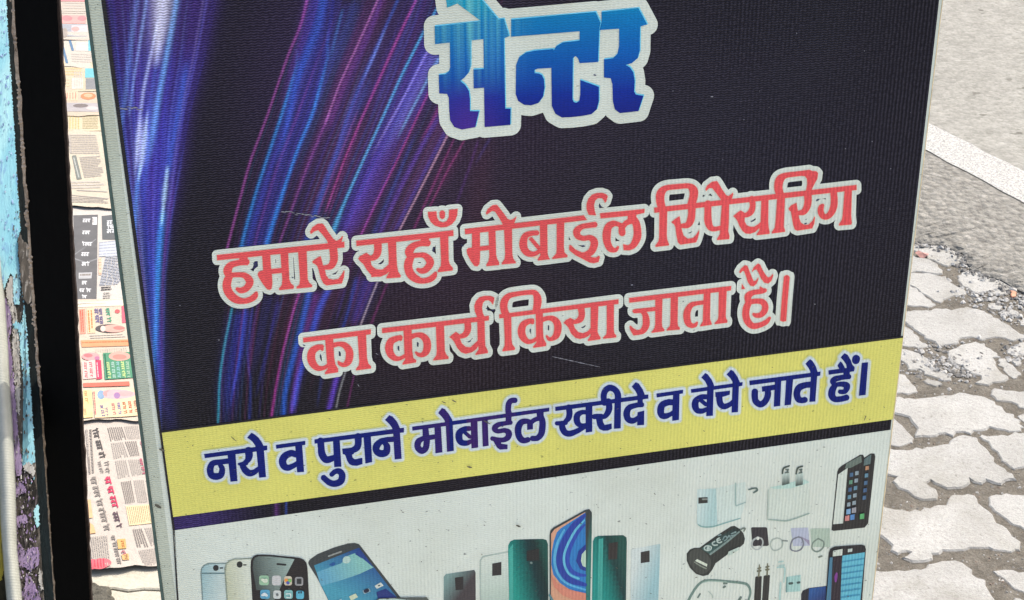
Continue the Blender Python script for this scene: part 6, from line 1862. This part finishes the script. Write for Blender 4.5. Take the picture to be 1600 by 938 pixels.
    S.patch('printed_panel', c4('250,462 375,452 386,548 268,562'), ink(248, 222, 176)); S.lines(c4('256,468 372,458 382,542 274,554'), 2.9, ink(176, 160, 130), 'v', 0.5, 130)
    S.lines(c4('44,72 84,68 96,290 62,300'), 4.2, I_DRK, 'v', 0.55, 131, 0.5)
    S.lines(c4('46,70 58,68 70,210 58,212'), 3.4, I_TXT, 'v', 0.6, 132)
    S.script(*c4('100,62 142,215'), 9.0, I_BLK, 110, wt=0.2)
    S.script(*c4('118,232 136,300'), 5.0, I_DRK, 111); S.script(*c4('158,232 166,295'), 7.0, I_DRK, 112, wt=0.16)
    S.script(*c4('92,312 166,585'), 9.5, I_DRK, 113, wt=0.2)
    S.script(*c4('165,312 210,470'), 10.0, ink(216, 76, 106), 114, wt=0.2); S.script(*c4('204,490 228,572'), 9.0, ink(110, 90, 96), 115, wt=0.2)
    S.script(*c4('332,130 352,205'), 4.5, ink(216, 110, 130), 116); S.script(*c4('330,222 348,300'), 4.5, ink(206, 90, 120), 117); S.script(*c4('362,330 376,392'), 4, ink(216, 130, 140), 118)
    S.patch('printed_picture', c4('50,430 70,428 82,520 60,525'), ink(238, 196, 150)); S.patch('printed_picture', c4('58,540 85,560 98,600 66,604'), ink(236, 190, 140))
    S.lines(c4('60,620 160,612 182,800 78,735'), 3.2, I_TXT, 'v', 0.5, 133)
    S.script(*c4('190,612 232,785'), 6.5, I_DRK, 119, wt=0.2)
    S.patch('printed_picture', c4('205,634 248,630 254,680 212,684'), ink(232, 186, 120)); S.patch('printed_picture', c4('228,716 264,708 270,744 236,748'), ink(236, 190, 130))
    S.script(*c4('236,640 244,676'), 5, ink(176, 110, 60), 120); S.script(*c4('240,690 252,712'), 7, ink(176, 90, 110), 121); S.script(*c4('254,714 260,742'), 5, ink(120, 80, 60), 122)
    S.oval('printed_oval', *c4('124,770')[0], 17, 9.5, ink(236, 120, 126), -0.12); S.lines(c4('90,745 150,738 156,792 96,800'), 4, ink(214, 70, 90), 'v', 0.3, 134)
    S.patch('printed_picture', c4('72,745 88,742 92,800 78,802'), ink(232, 110, 120))
sheets()
m_rock = simple_mat('dark_clod', lin(122, 118, 106, 0.5), 0.95, 0.1, 0.45, 120, 0.8, 0.004)
rk = [(138, 918), (150, 913), (160, 916), (170, 921), (176, 932), (180, 946), (160, 955), (136, 950)]
me = stone_mesh('dirt_clod', wobble([g2(p, FZ) for p in rk], 0.008, 0.003, rr), FZ + 0.008, FZ - 0.002, 0.005, (0.05, 0.03))
o = link('dirt_clod', me, None, m_rock); tag(o, 'grey lump of dirt on the cream floor below the newspapers', 'dirt lump')

# ------------------------------------------------------------------ black post in front of the newspapers
DP = 1.45
def postpt(x0, x1, y):
    """a point on the post's front plane; x runs linearly from x0 (photo top) to x1 (photo bottom)"""
    k = lambda t: DP * (1.03 + (1.28 - 1.03) * t)
    t = y / 938.0
    a, b = at_depth(x0, 0, DP * 1.03), at_depth(x1, 938, DP * 1.28)
    return a, b
a, b = postpt(55.5, 114, 0)
ax = (b - a).normalized()
topP = a - ax * 0.55
botP = a + ax * ((a.z - 0.0) / -ax.z)
wv = RT - ax * RT.dot(ax); wv.normalize()
tv = ax.cross(wv).normalized()
if tv.dot(FW) < 0: tv = -tv
pm_ = Matrix(((wv.x, tv.x, -ax.x, botP.x), (wv.y, tv.y, -ax.y, botP.y), (wv.z, tv.z, -ax.z, botP.z), (0, 0, 0, 1)))
post = empty('iron_post', mat=pm_)
tag(post, 'tall flat black post with rusty edges standing left of the sign in front of newspapers', 'post')
PH = (botP - topP).length
def worn_bar(name, x0, x1, y0, y1, mat, seed, amp, parent=post, n=160, z0=0.0):
    r = random.Random(seed)
    vs, fs = [], []
    for i in range(n + 1):
        z = z0 + (PH - z0) * i / n
        j0, j1 = r.gauss(0, amp), r.gauss(0, amp)
        vs += [(x0 + j0, y0, z), (x1 + j1, y0, z), (x1 + j1, y1, z), (x0 + j0, y1, z)]
        if i:
            k = 4 * i
            for q in range(4):
                fs.append((k - 4 + q, k - 4 + (q + 1) % 4, k + (q + 1) % 4, k + q))
    fs += [(3, 2, 1, 0), (4 * n, 4 * n + 1, 4 * n + 2, 4 * n + 3)]
    return mesh_obj(name, vs, fs, mat, parent)
hw = 0.0222
N = NT('black_paint', 0.6, 0.04)
v = N.coord('Object')
f = N.noise(N.scalevec(v, 1, 1, 0.3), 160, 4, 0.6)
N.base(N.ramp(f, [(0.3, (0.0025, 0.0028, 0.0035, 1)), (0.74, (0.004, 0.0044, 0.005, 1)), (0.80, (0.016, 0.016, 0.018, 1))]))
N.bump(f, 0.2, 0.001)
m_bp = N.m
N = NT('rusted_edge', 0.9, 0.1)
v = N.coord('Object')
f = N.noise(v, 190, 5, 0.7); f2 = N.noise(v, 30, 3, 0.6)
c = N.ramp(f, [(0.28, lin(80, 62, 50, 1.2)), (0.42, lin(168, 148, 128, 1.4)), (0.7, lin(206, 186, 166, 1.4))])
c = N.mix(N.math('MULTIPLY', N.math('SUBTRACT', f2, 0.5), 2.0, clamp=True), c, lin(104, 66, 42, 0.7))
N.base(c); N.bump(f, 0.8, 0.003)
m_rust = N.m
worn_bar('post_face', -hw + 0.0014, hw - 0.0022, 0.0, 0.007, m_bp, 1, 0.0002)
worn_bar('rusty_edge', -hw - 0.0016, -hw + 0.0012, -0.0006, 0.006, m_rust, 2, 0.0007)
worn_bar('dark_edge', hw - 0.0024, hw + 0.0010, 0.0008, 0.006, simple_mat('dark_brown_edge', lin(56, 44, 38, 1.0), 0.8, 0.2, 0.5, 200), 3, 0.0004)
# bits of crust on the rusty edge low down
r = random.Random(17)
vs, fs = [], []
for _ in range(240):
    x = -hw - 0.0003 + r.gauss(0, 0.0008); z = r.uniform(0.3, PH - 0.25); s = r.uniform(0.0006, 0.0022)
    b = len(vs)
    for u, w_ in ((-1, -0.5), (0.3, -1.2), (1, 0.2), (0.1, 1.3), (-0.9, 0.6)): vs.append((x + u * s, -0.0008, z + w_ * s))
    vs.append((x, -0.0008 - s * 0.7, z))
    for q in range(5): fs.append((b + q, b + (q + 1) % 5, b + 5))
o = mesh_obj('rust_flakes', vs, fs, m_rust, post); tag(o, kind='stuff')

# ------------------------------------------------------------------ old painted plank, sheeting hem and yellow board at the far left
PN = Vector((0.10, -0.70, 0.71)).normalized()
PC = at_depth(25, 469, 1.72)
def pl(x, y, h=0.0):
    q = on_plane(x, y, PC + PN * h, PN)
    return q
def relief(name, px, h0, h1, mat, parent, amp=0.35, step=2.2, seed=1):
    """a layer with thickness following a traced outline on the plank"""
    r = random.Random(seed)
    pts = []
    n = len(px)
    for i in range(n):
        a, b = px[i], px[(i + 1) % n]
        L = math.hypot(b[0] - a[0], b[1] - a[1]); k = max(1, int(L / step))
        for j in range(k):
            t = j / k
            pts.append((a[0] + (b[0] - a[0]) * t + r.gauss(0, amp), a[1] + (b[1] - a[1]) * t + r.gauss(0, amp)))
    top = [pl(x, y, h1) for x, y in pts]; bot = [pl(x, y, h0) for x, y in pts]
    me = bpy.data.meshes.new(name)
    bm = bmesh.new()
    T = [bm.verts.new(v) for v in top]; B = [bm.verts.new(v) for v in bot]
    f = bm.faces.new(T)
    m = len(T)
    for i in range(m):
        j = (i + 1) % m
        bm.faces.new((T[i], B[i], B[j], T[j]))
    bm.faces.new(B[::-1])
    bm.normal_update()
    bmesh.ops.triangulate(bm, faces=[f for f in bm.faces if len(f.verts) > 4])
    bmesh.ops.recalc_face_normals(bm, faces=bm.faces)
    bm.to_mesh(me); bm.free()
    o = link(name, me, parent, mat)
    if parent is not None and parent.type == 'EMPTY':
        o.matrix_parent_inverse = parent.matrix_world.inverted()
    return o
bpy.context.view_layer.update()
base_pt = pl(72, 938)
plank = empty('painted_plank', (base_pt.x - 0.03, base_pt.y, 0.0))
bpy.context.view_layer.update()
tag(plank, 'weathered plank with flaking sky blue and lilac paint at the left edge of the photo', 'plank')
def peel(name, c1, c2, c3, s1=90, s2=22, rough=0.7):
    N = NT(name, rough, 0.2)
    v = N.coord('Object')
    a = N.noise(N.scalevec(v, 1.6, 0.35, 0.35), s1, 5, 0.65, 0.8); b = N.noise(N.scalevec(v, 1.4, 0.4, 0.4), s2, 4, 0.6, 0.5)
    c = N.ramp(b, [(0.38, c1), (0.62, c2)])
    N.base(N.mix(N.math('MULTIPLY', N.math('SUBTRACT', a, 0.55), 7.0, clamp=True), c, c3))
    N.bump(N.math('ADD', a, b), 0.5, 0.003)
    return N.m
m_wood = peel('grey_weathered_wood', lin(72, 66, 58, 0.6), lin(120, 112, 100, 0.6), lin(196, 190, 178, 0.6), 150, 50, 0.9)
m_cy = peel('sky_blue_paint', lin(150, 216, 228, 0.74), lin(184, 236, 238, 0.74), lin(128, 166, 212, 0.70), 90, 26)
m_li = peel('lilac_paint', lin(164, 138, 178, 0.62), lin(190, 166, 200, 0.62), lin(104, 94, 100, 0.6), 130, 70)
m_wh = peel('chalky_undercoat', lin(206, 200, 188, 0.62), lin(226, 222, 210, 0.62), lin(130, 122, 110, 0.6), 120, 60)
m_side_shade = peel('dark_teal_side_shade', lin(8, 20, 22, 0.6), lin(14, 34, 38, 0.6), lin(30, 48, 50, 0.5), 150, 60, 0.9)  # shade on the plank's right side, painted in as near-black teal
m_dk = peel('dark_bare_wood', lin(44, 41, 36, 0.6), lin(84, 78, 68, 0.6), lin(140, 128, 128, 0.6), 150, 80, 0.95)
relief('plank_wood', [(-90, -90), (7.5, -90), (10, 0), (22, 200), (31, 330), (34, 430), (42, 520), (50, 640), (58, 760), (64, 860), (76, 1040), (-40, 1040)], -0.03, 0.0, m_wood, plank, 0.25, 4, 1)
relief('plank_shaded_side', [(0, -90), (24, -90), (26, 0), (34, 200), (42, 330), (48, 430), (56, 520), (64, 640), (72, 760), (79, 860), (92, 1040), (40, 1040)], -0.05, -0.012, m_side_shade, plank, 0.3, 4, 50)
relief('blue_paint', [(-80, -80), (7, -80), (9.5, 0), (22, 200), (30, 330), (32, 362), (27, 374), (28, 398), (31, 425), (32, 455), (30, 476), (22, 476), (20, 452), (21, 432), (16, 428), (11, 440), (6, 452), (1, 430), (-80, 420)], 0.0, 0.0020, m_cy, plank, 0.75, 1.1, 2)
relief('grey_crust', [(28, 372), (32, 366), (37, 378), (46, 382), (49, 430), (51, 470), (43, 476), (36, 466), (33, 440), (30, 410)], 0.0, 0.006, m_wood, plank, 0.5, 1.5, 3)
relief('undercoat', [(15, 432), (21, 430), (22, 470), (26, 490), (30, 540), (32, 600), (30, 650), (26, 640), (20, 560), (19, 500), (12, 470), (9, 455)], 0.0, 0.0012, m_wh, plank, 0.75, 1.1, 4)
relief('blue_paint', [(38, 478), (42, 520), (46, 580), (50, 640), (53, 690), (55, 722), (48, 728), (40, 724), (36, 728), (40, 716), (43, 690), (39, 650), (37, 600), (33, 560), (30, 520), (20, 508), (24, 502), (34, 506)], 0.0, 0.0018, m_cy, plank, 0.75, 1.1, 5)
relief('undercoat', [(36, 728), (44, 722), (52, 728), (55, 738), (52, 746), (44, 738), (38, 734)], 0.0, 0.003, m_wh, plank, 0.75, 1.1, 6)
relief('lilac_paint', [(7, 464), (14, 476), (18, 500), (17, 520), (14, 528), (18, 556), (22, 590), (24, 630), (28, 670), (31, 700), (35, 728), (33, 744), (26, 744), (21, 720), (19, 676), (14, 620), (12, 570), (10, 520)], 0.0, 0.0016, m_li, plank, 0.75, 1.1, 7)
for i, t in enumerate(('75,320 110,322 130,340 130,370 100,392 80,400', '85,497 140,490 145,530 97,560 84,530', '80,600 100,640 130,680 170,660 200,660 205,700 203,750 160,790 130,762 108,772 92,720 78,660', '75,780 105,790 112,825 96,834 78,810', '140,800 160,810 178,850 215,930 240,990 150,990 110,900 130,860')):
    relief('lilac_paint', [(x / 3.347, 658 + y / 3.347) for x, y in nums(t)], 0.0, 0.0018, m_li, plank, 0.75, 1.1, 20 + i)
relief('bare_wood', [(x / 3.347, 658 + y / 3.347) for x, y in nums('108,290 125,262 168,270 185,330 202,400 200,470 180,520 200,600 160,650 120,664 92,590 100,560 143,530 145,490 120,470 130,400 128,345')], 0.0, 0.0006, m_dk, plank, 0.75, 1.1, 30)
relief('blue_paint', [(x / 3.347, 658 + y / 3.347) for x, y in nums('176,460 200,432 206,550 192,556 180,520')], 0.0, 0.0016, m_cy, plank, 0.75, 1.1, 31)
relief('undercoat', [(x / 3.347, 658 + y / 3.347) for x, y in nums('205,770 216,800 228,880 216,892 200,820')], 0.0, 0.002, m_wh, plank, 0.75, 1.1, 32)
# loose flakes of every coat, too small to pick apart
def flakes(name, n, pick, mat, seed, h0=0.0022):
    r = random.Random(seed)
    vs, fs = [], []
    for _ in range(n):
        x, y = pick(r)
        s_ = r.uniform(0.5, 2.4); a0 = r.uniform(0, 6.28)
        b = len(vs); k = r.randint(5, 7)
        st = r.uniform(1.0, 2.4)
        for q in range(k):
            t = a0 + q * 6.283 / k; d = s_ * r.uniform(0.55, 1.0)
            w_ = pl(x + math.cos(t) * d * 0.8, y + math.sin(t) * d * st, h0 + r.uniform(0, 0.0012))
            vs.append(w_ - Vector((plank.location.x, plank.location.y, 0)))
        fs.append(tuple(range(b, b + k)))
    o = mesh_obj(name, vs, fs, mat, plank); tag(o, kind='stuff')
def edge_x(y): return 10 + 0.0585 * y
def low(r):
    y = r.uniform(470, 938); return (r.uniform(max(8, 0.055 * y - 19), edge_x(y) - 3), y)
def bottom(r):
    y = r.uniform(735, 938); return (r.uniform(22, edge_x(y) - 2), y)
def rim(r):
    y = r.uniform(330, 760); return (edge_x(y) - abs(r.gauss(0, 5)), y)
def up(r):
    y = r.uniform(0, 440); return (r.uniform(0, edge_x(y) - 2), y)
flakes('lilac_flakes', 150, bottom, m_li, 51); flakes('grey_flakes', 130, low, m_wood, 52); flakes('chalky_flakes', 90, low, m_wh, 53)
flakes('bare_patches', 120, bottom, m_dk, 54); flakes('blue_flakes', 60, rim, m_cy, 55); flakes('grey_flakes', 60, rim, m_wood, 56)
m_pale = peel('pale_blue_streaks', lin(150, 180, 226, 0.74), lin(176, 200, 232, 0.74), lin(206, 226, 236, 0.74), 90, 40)
flakes('pale_flakes', 90, up, m_pale, 57)
# support under the plank so that it stands on the floor
inv = Matrix.Translation((-plank.location.x, -plank.location.y, 0))
lb_ = pl(20, 1040, -0.031)
vs = [(lb_.x + sx * 0.03, lb_.y + 0.06 + sy * 0.02, z) for z in (0.0, lb_.z + 0.02) for sx, sy in ((-1, -1), (1, -1), (1, 1), (-1, 1))]
o = mesh_obj('plank_support', [inv @ Vector(v) for v in vs], box_faces(), m_dk, plank)

# white woven sheeting hanging over the plank's left side
N = NT('white_woven_plastic', 0.6, 0.3)
v = N.coord('Object')
x, y, z = N.sep(v)
wv_ = N.math('SINE', N.math('MULTIPLY', N.math('ADD', y, z), 1500.0))
nz = N.noise(v, 60, 3, 0.6)
N.base(N.ramp(nz, [(0.3, (0.36, 0.365, 0.31, 1)), (0.7, (0.43, 0.435, 0.37, 1))]))
N.bump(N.math('ADD', N.math('MULTIPLY', wv_, 0.15), nz), 0.3, 0.0012)
m_sheet = N.m
rowsL = [(400, -26, -2), (430, -23, 0.5), (470, -17, 6), (540, -12.5, 10.5), (600, -9.5, 13.5), (660, -5, 17.5), (700, -2.5, 19.5), (760, 1, 22.5), (820, 3, 23.8), (860, 6, 25), (900, 9, 29), (938, 12.5, 33), (1040, 22, 45)]
vs, fs = [], []
NW = 8
for y_, xa, xb in rowsL:
    for i in range(NW + 1):
        t = i / NW
        h = 0.004 + 0.016 * math.sin(math.pi * (0.12 + 0.80 * t)) + 0.001 * math.sin(y_ * 0.05)
        p = pl(xa + (xb - xa) * t, y_, h)
        vs.append(p)
for j in range(len(rowsL) - 1):
    for i in range(NW):
        k = j * (NW + 1) + i
        fs.append((k, k + 1, k + NW + 2, k + NW + 1))
o = mesh_obj('plastic_sheeting', vs, fs, m_sheet, None, True)
md = o.modifiers.new('thickness', 'SOLIDIFY'); md.thickness = 0.0015
tag(o, 'white woven plastic sheeting edge bulging along the lilac side of the plank', 'sheeting')
# yellow board beyond it
m_yb = peel('yellow_painted_board', lin(190, 166, 40, 0.6), lin(206, 184, 60, 0.6), lin(70, 66, 40, 0.6), 70, 16)
yb = relief('yellow_board', [(-90, 600), (-30, 600), (-4, 690), (5, 760), (14, 860), (26, 1040), (-60, 1040)], -0.012, 0.002, m_yb, None, 0.2, 4, 40)
tag(yb, 'dirty yellow painted board in the bottom left corner behind the white sheeting', 'board')
m_moss = simple_mat('black_grime', lin(58, 54, 36, 0.6), 0.95, 0.1, 0.4, 150, 0.6, 0.003)
g1 = relief('grime', [(-20, 912), (2, 908), (6, 892), (10, 900), (13, 918), (17, 940), (20, 980), (-10, 980), (-20, 940)], 0.002, 0.0035, m_moss, None, 0.6, 1.6, 41)
g1.parent = yb
